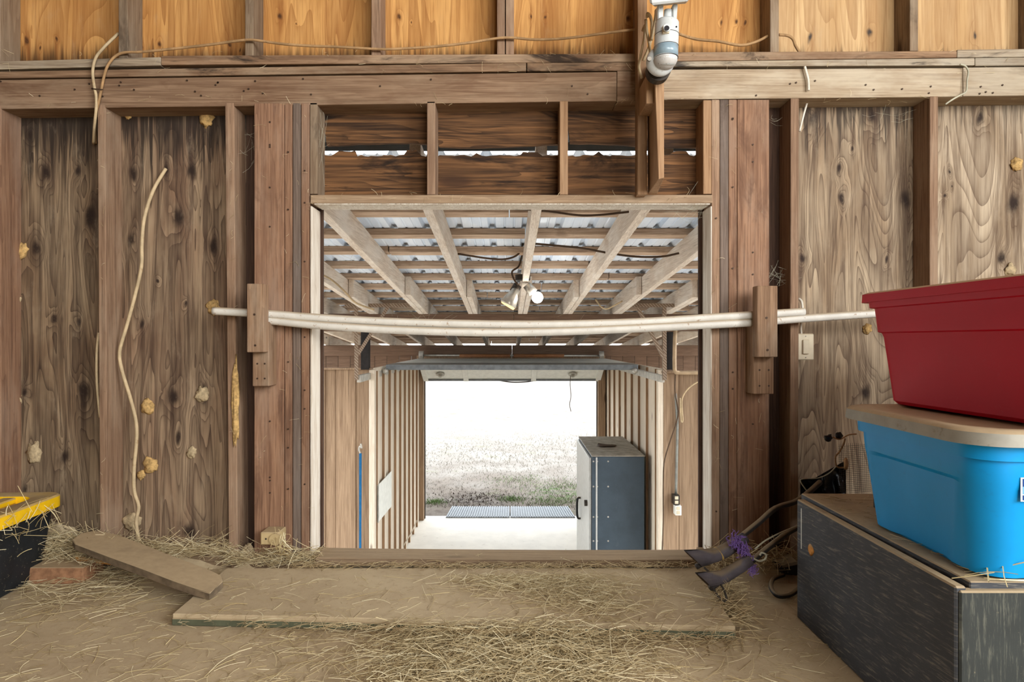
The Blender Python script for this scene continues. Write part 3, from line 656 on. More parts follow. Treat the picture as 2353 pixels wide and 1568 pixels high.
# small things on the partition walls
pn = empty('leaning_panel', (-1.24, 6.2, ZS), 'white square board fixed on the left bay wall', 'board')
pts = [(867, 1116, 5.95), (897, 1083, 6.62), (898, 1164, 6.62), (871, 1202, 5.95)]
w = [U(*p) for p in pts]
for v in w: v.x = XL(6.2)+.034
prism('sheet', w, [v+Vector((-.008, 0, 0)) for v in w], M['door_white'], pn); prism('edge_trim', [w[0], w[3], w[3]+Vector((.004, .02, 0)), w[0]+Vector((.004, .02, 0))], [w[0]+Vector((-.01, 0, 0)), w[3]+Vector((-.01, 0, 0)), w[3]+Vector((-.01, .02, 0)), w[0]+Vector((-.01, .02, 0))], M['galv'], pn, 0)
st = empty('hanging_strap', U(828, 1040, 5.76), 'blue webbing strap hanging from a snap hook', 'strap')
poly('webbing', [(825, 1042), (831, 1042), (830, 1330), (825, 1330)], 5.77, .004, M['strap'], st, 0)
tube_px('snap_hook', [(828, 1042), (825, 1034), (827, 1026), (831, 1030), (829, 1020)], 5.77, .008, M['galv'], st)
el = empty('wall_outlet', U(1555, 1180, 5.77), 'grey conduit with two double outlets on the tan partition', 'outlet')
tube_px('conduit', [(1552, 905), (1556, 960), (1556, 1010), (1553, 1140)], 5.77, .012, M['conduit_grey'], el, sp=3)
for x, y in ((1555, 1150), (1559, 1174)):
    b_ = rect('outlet_box', x-7, x+7, y-11, y+11, 5.72, .075, M['door_white'] if y > 1160 else M['dark_metal'], el)
    for dy in (-5, 5):
        rc = rect('receptacle', x-4, x+4, y+dy-3.6, y+dy+3.6, 5.714, .008, M['ivory'], b_)
cb = tag(tube_px('supply_cable', [(1552, 855), (1551, 900), (1558, 945), (1553, 975), (1538, 1020), (1526, 1065), (1524, 1120), (1524, 1200), (1521, 1280)], 5.76, .006, M['cable_dark']), 'brown cable sagging down the edge of the right bay wall', 'cable')
tag(tube_px('looped_cable', [(1622, 872), (1600, 880), (1580, 895), (1568, 915), (1567, 940), (1569, 965), (1566, 970), (1564, 950), (1563, 915)], 5.74, .006, M['cable']), 'pale looped cable hanging beside the right outlet conduit', 'cable')
cd2 = empty('roof_conduit', U(1552, 760, 5.7), 'tan conduit running from the girder and along the partition top', 'conduit')
tube_px('pipe', [(1552, 758), (1550, 800), (1550, 848), (1553, 855), (1562, 857), (1640, 857)], 5.68, .018, M['conduit'], cd2, sp=2)
# steel cabinet
CB = empty('steel_cabinet', (1.02, 6.76, ZS), 'tall blue grey steel cabinet standing against the right bay wall', 'cabinet')
zt = EYE-1.092
box('body', .765, 1.265, 6.15, 7.36, ZS, zt-.012, M['safe'], CB, .006, 2)
tp = box('top', .76, 1.27, 6.14, 7.37, zt-.012, zt, M['safe_top'], CB, .004)
box('door', .738, .764, 6.19, 7.34, ZS+.05, zt-.03, M['safe_door'], CB, .006, 2)
box('trim_strip', .80, .815, 6.144, 6.151, ZS, zt-.02, M['safe_door'], CB, .001)
tube('handle', [(.735, 6.9, -.95), (.70, 6.9, -.97), (.70, 6.9, -1.15), (.735, 6.9, -1.17)], .012, M['black'], CB)
disc('lock', (.74, 6.32, -.86), (-1, 0, 0), .03, .03, M['dark_metal'], CB)
for z in (-1.62,):
    box('hinge', .70, .75, 6.16, 6.24, z-.10, z+.05, M['black'], CB, .004)
for i, z in enumerate((-.42, -.66, -.95, -1.18, -1.36, -1.55)):
    for x in (.79, .825, .93):
        disc('rivet', (x-.012, 6.151, z), (0, -1, 0), .008, .005, M['galv'], CB, 8)
lump('leaf_litter', (.98, 6.7, zt+.005), .11, M['leaf'], CB, 2, .7, 3, (1, .8, .12))
tube('door_edge', [(.77, 7.345, ZS+.05), (.77, 7.345, zt-.02)], .008, M['safe'], CB, sp=0)
# ribbed mats on the threshold
for xa, xb, lab in ((1030, 1171, 'grey ribbed mat on the threshold, left of the pair'), (1173, 1322, 'grey ribbed mat on the threshold, right of the pair')):
    o = empty('ribbed_mat', UF((xa+xb)/2, 1180, ZS+.01), lab, 'mat', 'threshold mats')
    p = [UF(xa-(6 if xa < 1100 else 0), 1189, ZS+.012), UF(xb, 1189, ZS+.012), UF(xb-(16 if xa > 1100 else 0), 1165, ZS+.012), UF(xa+(8 if xa < 1100 else 0), 1165, ZS+.012)]
    prism('base', p, [v-Vector((0, 0, .012)) for v in p], M['mat_grey'], o, 0)
    bm = bmesh.new(); n = 26
    for i in range(n):
        f = (i+.3)/n; a, b = p[0].lerp(p[1], f), p[3].lerp(p[2], f); a2, b2 = p[0].lerp(p[1], f+.4/n), p[3].lerp(p[2], f+.4/n); h = Vector((0, 0, .012))
        hexa(bm, [a, a2, b2, b], [a+h, a2+h, b2+h, b+h])
    tag(link('ribs', bm, M['mat_grey'], o), kind='stuff')
# blades and leaf litter on the near part of the field
def blades(name, n, mat, samp, h, lab, w=.006):
    rr = random.Random(name); bm = bmesh.new()
    for _ in range(n):
        x, y = samp(rr); a = rr.uniform(0, 6.28); hh = h*rr.uniform(.5, 1.3); d = Vector((math.cos(a), math.sin(a), 0))*w; t = Vector((rr.uniform(-1, 1), rr.uniform(-1, 1), 0))*hh*.9
        z = ZS-.075
        p = Vector((x, y, z)); bm.faces.new([bm.verts.new(p-d), bm.verts.new(p+d), bm.verts.new(p+t+Vector((0, 0, hh)))])
    tag(link(name, bm, mat), lab, 'grass', None, 'stuff')
def s_green(r):
    c = r.choice(((.75, 10.9, .35), (.95, 10.3, .3), (-1.22, 10.2, .1), (-.0, 10.4, .1), (.55, 10.2, .2), (.1, 11.8, .3), (1.0, 11.4, .3))); return r.gauss(c[0], c[2]), r.gauss(c[1], c[2]*.9)
blades('green_grass', 2600, M['grass_green'], s_green, .055, 'green grass tufts on the near edge of the dry field')
blades('dry_grass', 9000, M['grass'], lambda r: (r.uniform(-2.6, 2.6), 9.9+r.random()**1.6*9), .05, 'short dry grass stubble of the field')
blades('leaf_litter', 500, M['leaf'], lambda r: (r.gauss(-.55, .32), r.gauss(10.5, .28)), .035, 'dark dead leaves scattered outside the threshold', .018)

# twin floodlight holder on the middle rafter
FL = empty('twin_floodlight', U(1200, 640, 4.2), 'twin floodlight on the middle rafter, both bulbs lit', 'lamp')
yl = 4.25
disc('junction_box', U(1201, 632, yl), (0, 0, -1), .05, .035, M['dark_metal'], FL)
def cone_px(name, pts, rs, mat, par, y=yl): return tube(name, [U(a, b, y+(c if True else 0)) for a, b, c in pts], rs, mat, par, 16)
cone_px('lamp_holder', [(1190, 655, 0), (1180, 672, 0)], [.028, .03], M['dark_metal'], FL)
sh = cone_px('lamp_shade', [(1186, 662, 0), (1180, 676, -.01), (1176, 684, -.015), (1168, 699, -.02), (1167, 701, -.02)], [.026, .032, .045, .056, .054], M['aluminium'], FL)
cone_px('lamp_lens', [(1168, 700, -.02), (1165.5, 704, -.02)], [.051, .046], M['warm_lens'], FL)
cone_px('lamp_holder', [(1210, 655, 0), (1226, 674, 0)], [.028, .034], M['aluminium'], FL)
bmb = bmesh.new(); bmesh.ops.create_uvsphere(bmb, u_segments=20, v_segments=12, radius=.037, matrix=Matrix.Translation(U(1235, 684, 4.23)))
link('bulb', bmb, M['bulb'], FL, True)
tag(tube_px('lamp_wire', [(1200, 585), (1192, 612), (1177, 624), (1180, 640), (1190, 655)], 4.2, .006, M['cable_dark']), 'tangled brown wire at the twin floodlight', 'cable')
tag(tube_px('roof_wire', [(1040, 582), (1080, 588), (1120, 594), (1160, 596), (1190, 585), (1202, 560)], 4.0, .006, M['cable_dark']), 'brown wire drooping below the purlins left of the floodlight', 'cable')
tag(tube_px('roof_wire', [(1226, 560), (1290, 566), (1340, 571), (1400, 582), (1460, 590), (1520, 590), (1560, 582)], 3.6, .006, M['cable_dark']), 'brown wire drooping below the purlins right of the floodlight', 'cable')
tag(tube_px('roof_wire', [(1150, 479), (1220, 482), (1270, 487), (1330, 495), (1380, 494), (1445, 487)], 2.75, .005, M['cable_dark']), 'brown wire lying just under the hatch header', 'cable')
tag(tube_px('roof_wire', [(731, 628), (760, 642), (790, 668), (812, 692), (830, 702), (860, 712)], 4.0, .006, M['cable']), 'pale wire drooping along the leftmost rafters', 'cable')
tag(tube_px('roof_wire', [(1368, 688), (1382, 706), (1395, 710), (1412, 702), (1430, 692)], 5.3, .006, M['cable']), 'pale wire loop beside the right door track hanger', 'cable')

# ---------------------------------------------------------------- things on the loft wall
# plastic pipes resting in the cleats
def pipe(pts, label):
    o = tag(tube_px('plastic_pipe', pts, 2.03, .0128, M['pvc'], None, 14, 6), label, 'pipe', 'plastic pipes across the hatch'); return o
pipe([(490, 715), (567, 719), (622, 722), (735, 731), (900, 740), (1050, 744), (1175, 746), (1320, 745), (1480, 740), (1620, 731), (1735, 724), (1848, 717)], 'white plastic pipe, upper of the two across the hatch, ending above the switch')
pipe([(578, 733, 2.035), (622, 737, 2.035), (735, 748, 2.02), (900, 758, 2.02), (1050, 763, 2.02), (1175, 764, 2.02), (1320, 761, 2.02), (1480, 754, 2.02), (1620, 747, 2.02), (1735, 741, 2.035), (1850, 732, 2.035), (2014, 721, 2.04), (2090, 716, 2.04)], 'white plastic pipe, lower of the two across the hatch, ending behind the red tote')
for lab, fb, sb in (('wooden cleat on the left post holding the plastic pipes', (567, 606, 652, 810), (580, 618, 740, 888)), ('wooden cleat on the right post holding the plastic pipes', (1740, 1787, 657, 821), (1731, 1778, 748, 906))):
    o = empty('pipe_cleat', U(sb[0]+20, sb[3], YF), lab, 'cleat', 'pipe cleats')
    f_ = rect('front_block', *fb, 1.972, .04, M['block'], o, .002); s_ = rect('spacer_block', *sb, 2.012, .0665, M['block'], o, .002)
    for fx, fy in ((.45, .45), (.5, .9)):
        disc('nail_head', U(fb[0]+(fb[1]-fb[0])*fx, fb[2]+(fb[3]-fb[2])*fy, 1.9722), (0, -1, 0), .0036, .0015, M['nail'], f_, 8)
    for fx, fy in ((.3, .65), (.75, .65), (.3, .88), (.75, .88)):
        disc('nail_head', U(sb[0]+(sb[1]-sb[0])*fx, sb[2]+(sb[3]-sb[2])*fy, 2.0122), (0, -1, 0), .003, .0015, M['nail'], s_, 8)
# light switch
SW = empty('light_switch', U(1851, 827, 2.11), 'ivory rocker light switch on the stud beside the right panel', 'switch')
rect('box', 1837, 1867, 772, 824, 2.107, .058, M['ivory'], SW); rect('plate', 1833, 1870.5, 767, 828, 2.10, .006, M['ivory'], SW, .003)
rect('rocker', 1845.5, 1859.5, 781, 814, 2.094, .007, M['ivory'], SW, .0015)
for y in (773, 822): disc('screw', U(1851.5, y, 2.0995), (0, -1, 0), .0018, .0012, M['screw'], SW, 8)
tag(tube_px('switch_cable', [(1836, 687, 2.09), (1842, 694, 2.08), (1844, 712, 2.07), (1843, 730, 2.08), (1840, 750, 2.10), (1841, 768, 2.115)], 2.08, .004, M['cable_white']), 'white cable arching into the top of the light switch', 'cable')
# tan box low on the left post
OB = empty('junction_box', U(622, 1253, 2.07), 'dusty tan block with a round disc low on the left post', 'electrical box')
rect('box', 598, 641, 1224, 1253, 2.012, .066, M['ivory_box'], OB, .003)
disc('cover_disc', U(634, 1239, 2.013), (0, -1, 0), .0185, .008, M['ivory_box'], OB, 20); disc('screw_hole', U(611, 1239, 2.0125), (0, -1, 0), .003, .001, M['dark_metal'], OB, 10)
# cables
def cable(name, pts, y, r, mat, label): return tag(tube_px(name, pts, y, r, M[mat]), label, 'cable', 'electric cables on the wall')
long_ = [(1472, 66), (1400, 75), (1300, 88), (1230, 91), (1181, 87), (1143, 88), (1080, 98), (1000, 107), (900, 113), (850, 112), (780, 108), (700, 105), (640, 100), (592, 93), (563, 92), (480, 103), (400, 112), (330, 119), (285, 121), (263, 131), (248, 150), (240, 172), (233, 205), (225, 242), (220, 262, 2.09), (218, 300, 2.14), (220, 330, 2.16)]
cable('wall_cable', long_, 2.068, .0042, 'cable_dusty', 'long dusty cable stapled along the upper studs to the sensor')
cable('wall_cable', [(272, 77, 2.10), (255, 93, 2.08), (238, 110), (220, 133), (213, 165), (217, 200), (221, 222), (221, 250), (217, 290, 2.09), (215, 330, 2.14)], 2.066, .0045, 'cable', 'short tan cable looping over the left end of the beam')
cable('wall_cable', [(381, 388, 2.165), (352, 438, 2.14), (332, 500), (326, 560), (325, 612), (310, 680), (291, 750), (275, 808), (280, 850), (298, 910), (312, 965), (314, 1010), (308, 1080), (309, 1130), (319, 1165), (313, 1200), (321, 1252)], 2.12, .0058, 'cable', 'tan cable hanging from a hole in the left plywood to the floor')
cable('wall_cable', [(227, 765), (223, 800), (222, 850), (224, 900), (230, 960)], 2.10, .004, 'cable', 'short tan cable against the left side of a left stud')
cable('wall_cable', [(1560, 78, 2.03), (1600, 90), (1650, 95), (1700, 104), (1735, 97), (1764, 83)], 2.10, .0045, 'cable_dusty', 'dusty cable sagging from the sensor across the orange plywood')
cable('wall_cable', [(1790, 80), (1810, 82), (1822, 90), (1828, 105), (1837, 120)], 2.10, .0045, 'cable_dusty', 'short cable bending down behind the top plate on the right')
cable('wall_cable', [(1849, 153), (1853, 168), (1857, 185), (1858, 208)], 2.07, .0042, 'cable_white', 'short white cable end on the face of the right beam')
cable('wall_cable', [(1856, 232), (1847, 262), (1837, 302)], 2.13, .0035, 'cable_white', 'straight white cable just under the right beam')
tube_px('staple', [(212, 204), (236, 206)], 2.060, .0016, M['nail'], W, 6, 0)

# security light with motion sensor
SE = empty('motion_sensor_light', U(1530, 165, 1.84), 'white motion sensor light head mounted on the hanging board', 'sensor light')
ys = 1.80; px2 = ys/F
prism('lamp_housing', [U(1484, -60, ys-.05), U(1592, -75, ys-.05), U(1584, 2, ys-.05), U(1494, 12, ys-.05)], [U(1490, -60, ys+.07), U(1590, -75, ys+.07), U(1580, 8, ys+.07), U(1500, 16, ys+.07)], M['white_plastic'], SE, .006)
poly('fork_arm', [(1511, 10), (1525, 10), (1524, 52), (1512, 52)], ys-.012, .03, M['white_plastic'], SE, .003)
poly('fork_arm', [(1546, 8), (1558, 8), (1555, 52), (1545, 52)], ys-.012, .03, M['white_plastic'], SE, .003)
def vcyl(name, pts, rs, mat, par, n=28): return tube(name, [U(a, b, ys+c) for a, b, c in pts], [r*px2 for r in rs], mat, par, n)
vcyl('neck', [(1535, 24, 0), (1534, 54, 0)], [9, 10], M['white_plastic'], SE)
vcyl('sensor_body', [(1533, 48.5, .0), (1533, 50, 0), (1532.5, 54, 0), (1531.7, 80, 0), (1530.5, 108, 0), (1529, 140, 0), (1528, 150, .004)], [19, 25, 27, 27.4, 27.4, 26.8, 22], M['white_plastic'], SE)
for yy_ in (81, 107.5, 134): vcyl('seam', [(1532.6-(yy_-50)*.03, yy_, 0), (1532.6-(yy_-50)*.03, yy_+1.2, 0)], [27.7, 27.7], M['dark_metal'], SE)
vcyl('sensor_window', [(1530.4, 109, -.0), (1529.7, 133, -.0)], [27.9, 27.6], M['pir'], SE)
bm = bmesh.new(); bmesh.ops.create_uvsphere(bm, u_segments=28, v_segments=18, radius=1)
for v in bm.verts: v.co = Vector((v.co.x*33*px2, v.co.y*22*px2, v.co.z*34*px2))+U(1517, 142, ys+.022)
link('ball_joint', bm, M['white_plastic'], SE, True)
bm = bmesh.new(); bmesh.ops.create_uvsphere(bm, u_segments=28, v_segments=18, radius=1)
for v in bm.verts: v.co = Vector((v.co.x*27*px2, v.co.y*27*px2, v.co.z*(22 if v.co.z < 0 else 6)*px2))+U(1528.5, 138, ys)
link('lower_cap', bm, M['speckled_plastic'], SE, True)
disc('mounting_disc', U(1515, 158, ys+.045), (0, 1, 0), 28*px2, .03, M['dark_metal'], SE, 28)
rect('lens_bezel', 1523.5, 1538.5, 58, 76, ys-.0375, .01, M['ivory'], SE, .001)
ln = disc('lens', U(1532, 65, ys-.042), (0, -1, 0), 8.5*px2, .005, M['white_plastic'], SE, 20); disc('lens_glass', U(1532, 65, ys-.0475), (0, -1, 0), 5.6*px2, .002, M['lens'], ln, 18)
disc('screw', U(1491.5, 137, ys-.006), (0, -1, 0), 5*px2, .006, M['screw'], SE, 12)
disc('status_light', U(1553.5, 62, ys-.027), (.5, -1, 0), 2*px2, .002, M['lens'], SE, 8)
for pts, lab in (([(1477, 70, 1.98), (1482, 60, 1.95), (1480, 90, 1.95), (1472, 130, 1.96), (1468, 155, 1.98), (1475, 180, 2.0)], 'dusty tan cable loop hanging left of the sensor light, outermost'),
                 ([(1487, 40, 1.93), (1488, 31, 1.92), (1495, 40, 1.92), (1498, 60, 1.92), (1494, 100, 1.93), (1478, 140, 1.95)], 'tan cable loop arching beside the neck of the sensor light'),
                 ([(1484, 45, 1.90), (1486, 70, 1.90), (1491, 95, 1.90), (1494, 118, 1.88)], 'pale cable entering the side of the sensor light'),
                 ([(1497, 92, 1.89), (1503, 60, 1.89), (1507, 35, 1.88), (1508, 24, 1.87), (1511, 40, 1.86)], 'pale cable bent beneath the sensor light housing')):
    tag(tube_px('sensor_cable', pts, 1.9, .0045, M['cable']), lab, 'cable', 'cables at the sensor light')

# mud nests of wasps on the sheathing
for i, (x, y, r, p, lab) in enumerate(((50, 577, 15, 0, 'yellowish mud nest on the left plywood, highest of the far left ones'), (36, 690, 15, 1, 'pale round mud nest on the far left plywood at pipe height'), (38, 917, 13, 1, 'pale mud nest beside a knot at the far left edge'),
        (24, 943, 9, 1, 'small pale mud nest at the far left edge'), (78, 1040, 15, 1, 'long pale mud nest low on the far left plywood'), (14, 1050, 14, 0, 'tan mud nest above the yellow lid at the left edge'),
        (474, 275, 15, 0, 'tan mud nest right under the beam left of the post'), (340, 935, 15, 0, 'crumbly tan mud nest right of the hanging cable'), (347, 1069, 16, 0, 'tan mud nest low beside the hanging cable'),
        (325, 1092, 9, 0, 'small mud nest touching the lower hanging cable'), (440, 1040, 11, 1, 'pale flat mud nest low on the left plywood'), (465, 907, 15, 1, 'pale mud nest over a knot left of the post'),
        (304, 1197, 18, 1, 'round dusty mud nest behind the foot of the cable'), (490, 706, 14, 0, 'mud nest behind the left end of the plastic pipe'), (2335, 378, 14, 0, 'yellow mud nest at the right edge of the photo'),
        (1992, 756, 10, 0, 'small mud nest left of the red tote'), (295, 265, 7, 0, 'tiny mud nest in the corner under the left beam'), (2322, 1000-380, 12, 1, 'pale mud patch above the red tote at the right edge'))):
    rr = r/F*2.16
    tag(lump('mud_nest', U(x, y, 2.167), rr, M['mud_pale' if p else 'mud'], None, 3, .5, i, (1, .5, 1.15 if i != 4 else 1.7)), lab, 'mud nest', 'mud nests on the plywood')
lump('mud_crust', U(541, 930, YF-.002), .028, M['mud'], W, 3, .6, 5, (.42, .25, 4.4))

# ---------------------------------------------------------------- storage totes and crate on the right
def ring_pts(cx, cy, hx, hy, r, z, nseg=6, side=8, inset=0.0, post=.1):
    pts = []
    for sx, sy, a0 in ((1, 1, 0), (-1, 1, 90), (-1, -1, 180), (1, -1, 270)):
        for k in range(nseg+1):
            a = math.radians(a0+90*k/nseg); pts.append([cx+sx*(hx-r)+r*math.cos(a), cy+sy*(hy-r)+r*math.sin(a)])
    out = []
    n = len(pts)
    for i in range(n):
        a, b = pts[i], pts[(i+1) % n]; out.append(a)
        if (i+1) % (nseg+1) == 0:
            for k in range(1, side): out.append([a[0]+(b[0]-a[0])*k/side, a[1]+(b[1]-a[1])*k/side])
    res = []
    for x, y in out:
        dx, dy = x-cx, y-cy
        if inset:
            if abs(dy) < hy-post and abs(dx) > hx-.001: x -= math.copysign(inset, dx)
            if abs(dx) < hx-post and abs(dy) > hy-.001: y -= math.copysign(inset, dy)
        res.append(Vector((x, y, z)))
    return res
def loft_rings(bm, rings, cap0=True, cap1=True):
    vs_ = [[bm.verts.new(p) for p in r] for r in rings]
    for a, b in zip(vs_, vs_[1:]):
        n = len(a)
        for k in range(n): bm.faces.new((a[k], a[(k+1) % n], b[(k+1) % n], b[k]))
    if cap0: bm.faces.new(vs_[0][::-1])
    if cap1: bm.faces.new(vs_[-1])
def smooth_by_angle(o, ang=35):
    me = o.data
    for p in me.polygons: p.use_smooth = True
    bm = bmesh.new(); bm.from_mesh(me)
    for e in bm.edges:
        if len(e.link_faces) == 2 and e.calc_face_angle(0) > math.radians(ang): e.smooth = False
    bm.to_mesh(me); bm.free()
def rotate_z(o, ang, piv):
    m = Matrix.Translation(piv) @ Matrix.Rotation(ang, 4, 'Z') @ Matrix.Translation(-Vector(piv))
    w0 = world_of(o)
    for v in o.data.vertices: v.co = m @ (v.co+w0) - w0

# black crate of scuffed boards
CR = empty('board_crate', (1.1, 1.4, 0), 'scuffed black board crate standing on the floor, dusty on top', 'crate')
zc = .313
box('side_panel', .752, .772, 1.093, 1.70, 0.0, zc, M['crate'], CR, .003)
box('front_panel', .757, 1.5, 1.088, 1.107, 0.0, zc-.006, M['crate_front'], CR, .003)
box('front_panel', 1.5, 1.52, 1.093, 1.70, 0.0, zc, M['crate'], CR, .003)
box('back_panel', .774, 1.498, 1.682, 1.70, 0.0, zc-.004, M['crate'], CR, .003)
prism('lid', [(.782, 1.10, zc-.012), (1.5, 1.095, zc-.012), (1.5, 1.72, zc-.012), (.772, 1.72, zc-.008)], [(.782, 1.10, zc+.006), (1.5, 1.095, zc+.004), (1.5, 1.72, zc+.006), (.772, 1.72, zc+.010)], M['crate'], CR, .002)
lump('chipped_spot', (.7515, 1.62, .205), .0135, M['orange_wood'], CR, 2, .5, 4, (.12, 1, 1.1))
box('paint_scratch', .7512, .7525, 1.672, 1.675, .19, .295, M['sticker_white'], CR, 0)
# blue tote
BT = empty('storage_tote', (1.12, 1.26, zc), 'bright blue storage tote with dusty grey lid on the black crate', 'tote', 'storage totes')
zb = zc+.007; bx, by = 1.09, 1.275
bm = bmesh.new()
loft_rings(bm, [ring_pts(bx, by, hx, hy, r, z, inset=i, post=.085) for z, hx, hy, r, i in ((zb, .27, .165, .05, 0), (zb+.006, .285, .18, .05, .010), (zb+.160, .302, .198, .055, .013), (zb+.170, .304, .2, .055, .001), (zb+.2, .306, .202, .055, 0),
                                                             (zb+.208, .306, .202, .055, 0), (zb+.210, .315, .211, .058, 0), (zb+.252, .317, .213, .058, 0))])
o = link('body', bm, M['blue'], BT); smooth_by_angle(o, 30)
bm = bmesh.new()
loft_rings(bm, [ring_pts(bx, by, .337+a, .232+a, .075, z) for z, a in ((zb+.238, -.004), (zb+.237, .002), (zb+.258, 0), (zb+.263, -.006), (zb+.263, -.03), (zb+.258, -.04))])
o = link('lid', bm, M['grey_lid'], BT); smooth_by_angle(o, 40)
# label on its near side
lx, ly = U(2345, 1098, 1.073).x, 1.0725
sk = box('sticker', lx, lx+.045, ly, ly+.001, U(0, 1153, 1.073).z, U(0, 1098, 1.073).z, M['sticker_white'], BT, 0)
zt_, zb_ = U(0, 1098, 1.073).z, U(0, 1153, 1.073).z; hh = zt_-zb_
box('print_panel', lx+.003, lx+.042, ly-.0004, ly, zt_-hh*.38, zt_-hh*.05, M['sticker_navy'], sk, 0)
box('print_panel', lx+.003, lx+.042, ly-.0004, ly, zt_-hh*.70, zt_-hh*.38, M['sticker_sky'], sk, 0)
box('print_panel', lx+.003, lx+.042, ly-.0004, ly, zt_-hh*.95, zt_-hh*.74, M['sticker_navy'], sk, 0)
disc('print_dot', (lx+.012, ly-.0004, zt_-hh*.2), (0, -1, 0), .0052, .0004, M['sticker_red'], sk, 14); disc('print_dot', (lx+.012, ly-.0008, zt_-hh*.2), (0, -1, 0), .0038, .0004, M['sticker_white'], sk, 14)
# red tote
RT = empty('storage_tote', (1.15, 1.3, zb+.26), 'red storage tote with red rim, topmost of the stack', 'tote', 'storage totes')
zr0 = zb+.264; rx, ry = 1.166, 1.29
bm = bmesh.new()
loft_rings(bm, [ring_pts(rx, ry, hx, hy, r, z) for z, hx, hy, r in ((zr0, .262, .235, .03), (zr0+.008, .270, .242, .034), (zr0+.155, .286, .258, .04), (zr0+.164, .289, .261, .04), (zr0+.167, .295, .268, .042), (zr0+.222, .300, .272, .042),
                                                      (zr0+.224, .309, .281, .046), (zr0+.246, .311, .283, .046))])
o = link('body', bm, M['red'], RT); smooth_by_angle(o, 30); rotate_z(o, math.radians(3), (rx, ry, 0))
bm = bmesh.new()
loft_rings(bm, [ring_pts(rx, ry, .318+a, .290+a, .05, z) for z, a in ((zr0+.238, -.004), (zr0+.237, .004), (zr0+.256, .003), (zr0+.260, -.004), (zr0+.260, -.03), (zr0+.252, -.034))])
o = link('lid', bm, M['red'], RT); smooth_by_angle(o, 40); rotate_z(o, math.radians(3), (rx, ry, 0))
# small black stub and junk behind the crate
tag(box('plastic_stub', .885, .93, 1.55, 1.58, zc+.008, zc+.05, M['black'], None, .003), 'small black plastic stub on the crate beside the blue tote', 'plastic piece')

# black tote with yellow lid on the left
TT = empty('storage_tote', (-1.78, 1.77, 0), 'black storage tote with hay on its yellow lid, left edge', 'tote', 'storage totes')
tx, ty = -1.80, 1.72
bm = bmesh.new()
loft_rings(bm, [ring_pts(tx, ty, hx, hy, .035, z, inset=i, post=.12) for z, hx, hy, i in ((.004, .36, .255, 0), (.012, .366, .262, .004), (.19, .385, .283, .004), (.20, .386, .284, 0), (.226, .388, .286, 0))])
o = link('body', bm, M['black_tote'], TT); smooth_by_angle(o, 30); rotate_z(o, math.radians(4), (tx, ty, 0))
bm = bmesh.new()
loft_rings(bm, [ring_pts(tx, ty, .405+a, .305+a, .05, z) for z, a in ((.214, -.012), (.213, 0), (.246, .0), (.251, -.005), (.251, -.05), (.249, -.055), (.228, -.06))])
o = link('lid', bm, M['yellow'], TT); smooth_by_angle(o, 30); rotate_z(o, math.radians(4), (tx, ty, 0))
for i in range(3):
    b_ = box('lid_rib', tx+.05+i*.1, tx+.09+i*.1, ty+.12, ty+.248, .228, .247, M['yellow'], TT, .004); rotate_z(b_, math.radians(4), (tx, ty, 0))
b_ = box('lid_rib', tx+.29, tx+.345, ty-.16, ty+.05, .228, .247, M['yellow'], TT, .004); rotate_z(b_, math.radians(4), (tx, ty, 0))

# ---------------------------------------------------------------- boards, bricks and tools on the floor
zbd = .03
q4 = [UF(396, 1411, zbd), UF(1690, 1440, zbd), UF(1602, 1306, zbd), UF(520, 1306, zbd)]
BB = empty('floor_plank', (-.2, 1.8, 0), 'wide dusty plank lying on the floor below the hatch', 'plank')
dn = Vector((0, 0, zbd))
prism('plank', q4, [v-dn*.62 for v in q4], M['dirt_board'], BB, .002)
u = (q4[3]-q4[0]).normalized()
g4 = [q4[0]-u*.004-dn*.3, q4[1]-u*.004-dn*.3, q4[1]+u*.3-dn*.3, q4[0]+u*.3-dn*.3]
prism('edge_tongue', [v-dn*.04 for v in g4], [v-dn*.66 for v in g4], M['green_edge'], BB, .002)
SB = empty('broken_board', (-1.1, 1.95, .05), 'short broken dusty board propped on bricks, leaning onto the plank', 'board')
PA, PB, PC = UF(168, 1246, .122), UF(482, 1362, .050), UF(225, 1218, .128); PN = (PB-PA).cross(PC-PA)
def on_plane(px, py):
    d = U(px, py, 1.0)-Vector((0, 0, EYE)); o_ = Vector((0, 0, EYE)); return o_+d*((PA-o_).dot(PN)/d.dot(PN))
tp_ = [on_plane(*p) for p in ((166, 1240), (172, 1250), (250, 1281), (330, 1310), (400, 1337), (450, 1354), (482, 1364), (495, 1352), (512, 1336), (508, 1322), (470, 1306), (400, 1280), (330, 1252), (270, 1230), (240, 1222), (215, 1220), (185, 1226))]
prism('board', tp_, [v-Vector((0, -.001, .02)) for v in tp_], M['board_edge'], SB, .002)
for a, lab in (((-1.46, -1.285, 1.93, 2.03, .0, .05), 'dusty brick under the broken board, nearer the wedge'), ((-1.66, -1.47, 1.95, 2.045, .0, .062), 'dusty brick beside the black tote')):
    b_ = box('brick', *a, M['brick'], None, .004, 2); tag(b_, lab, 'brick', 'bricks at the left wall')
WG = tag(prism('wood_wedge', [UF(170, 1280, .065), UF(176, 1290, .05), UF(285, 1303, .03), UF(310, 1295, .045)], [UF(172, 1268, .085)+Vector((0, .06, -.02)), UF(176, 1290, .05)+Vector((0, .06, 0)), UF(285, 1303, .03)+Vector((0, .06, 0)), UF(310, 1290, .05)+Vector((0, .06, 0))], M['orange_wood']), 'orange softwood wedge poking out under the broken board', 'wedge')
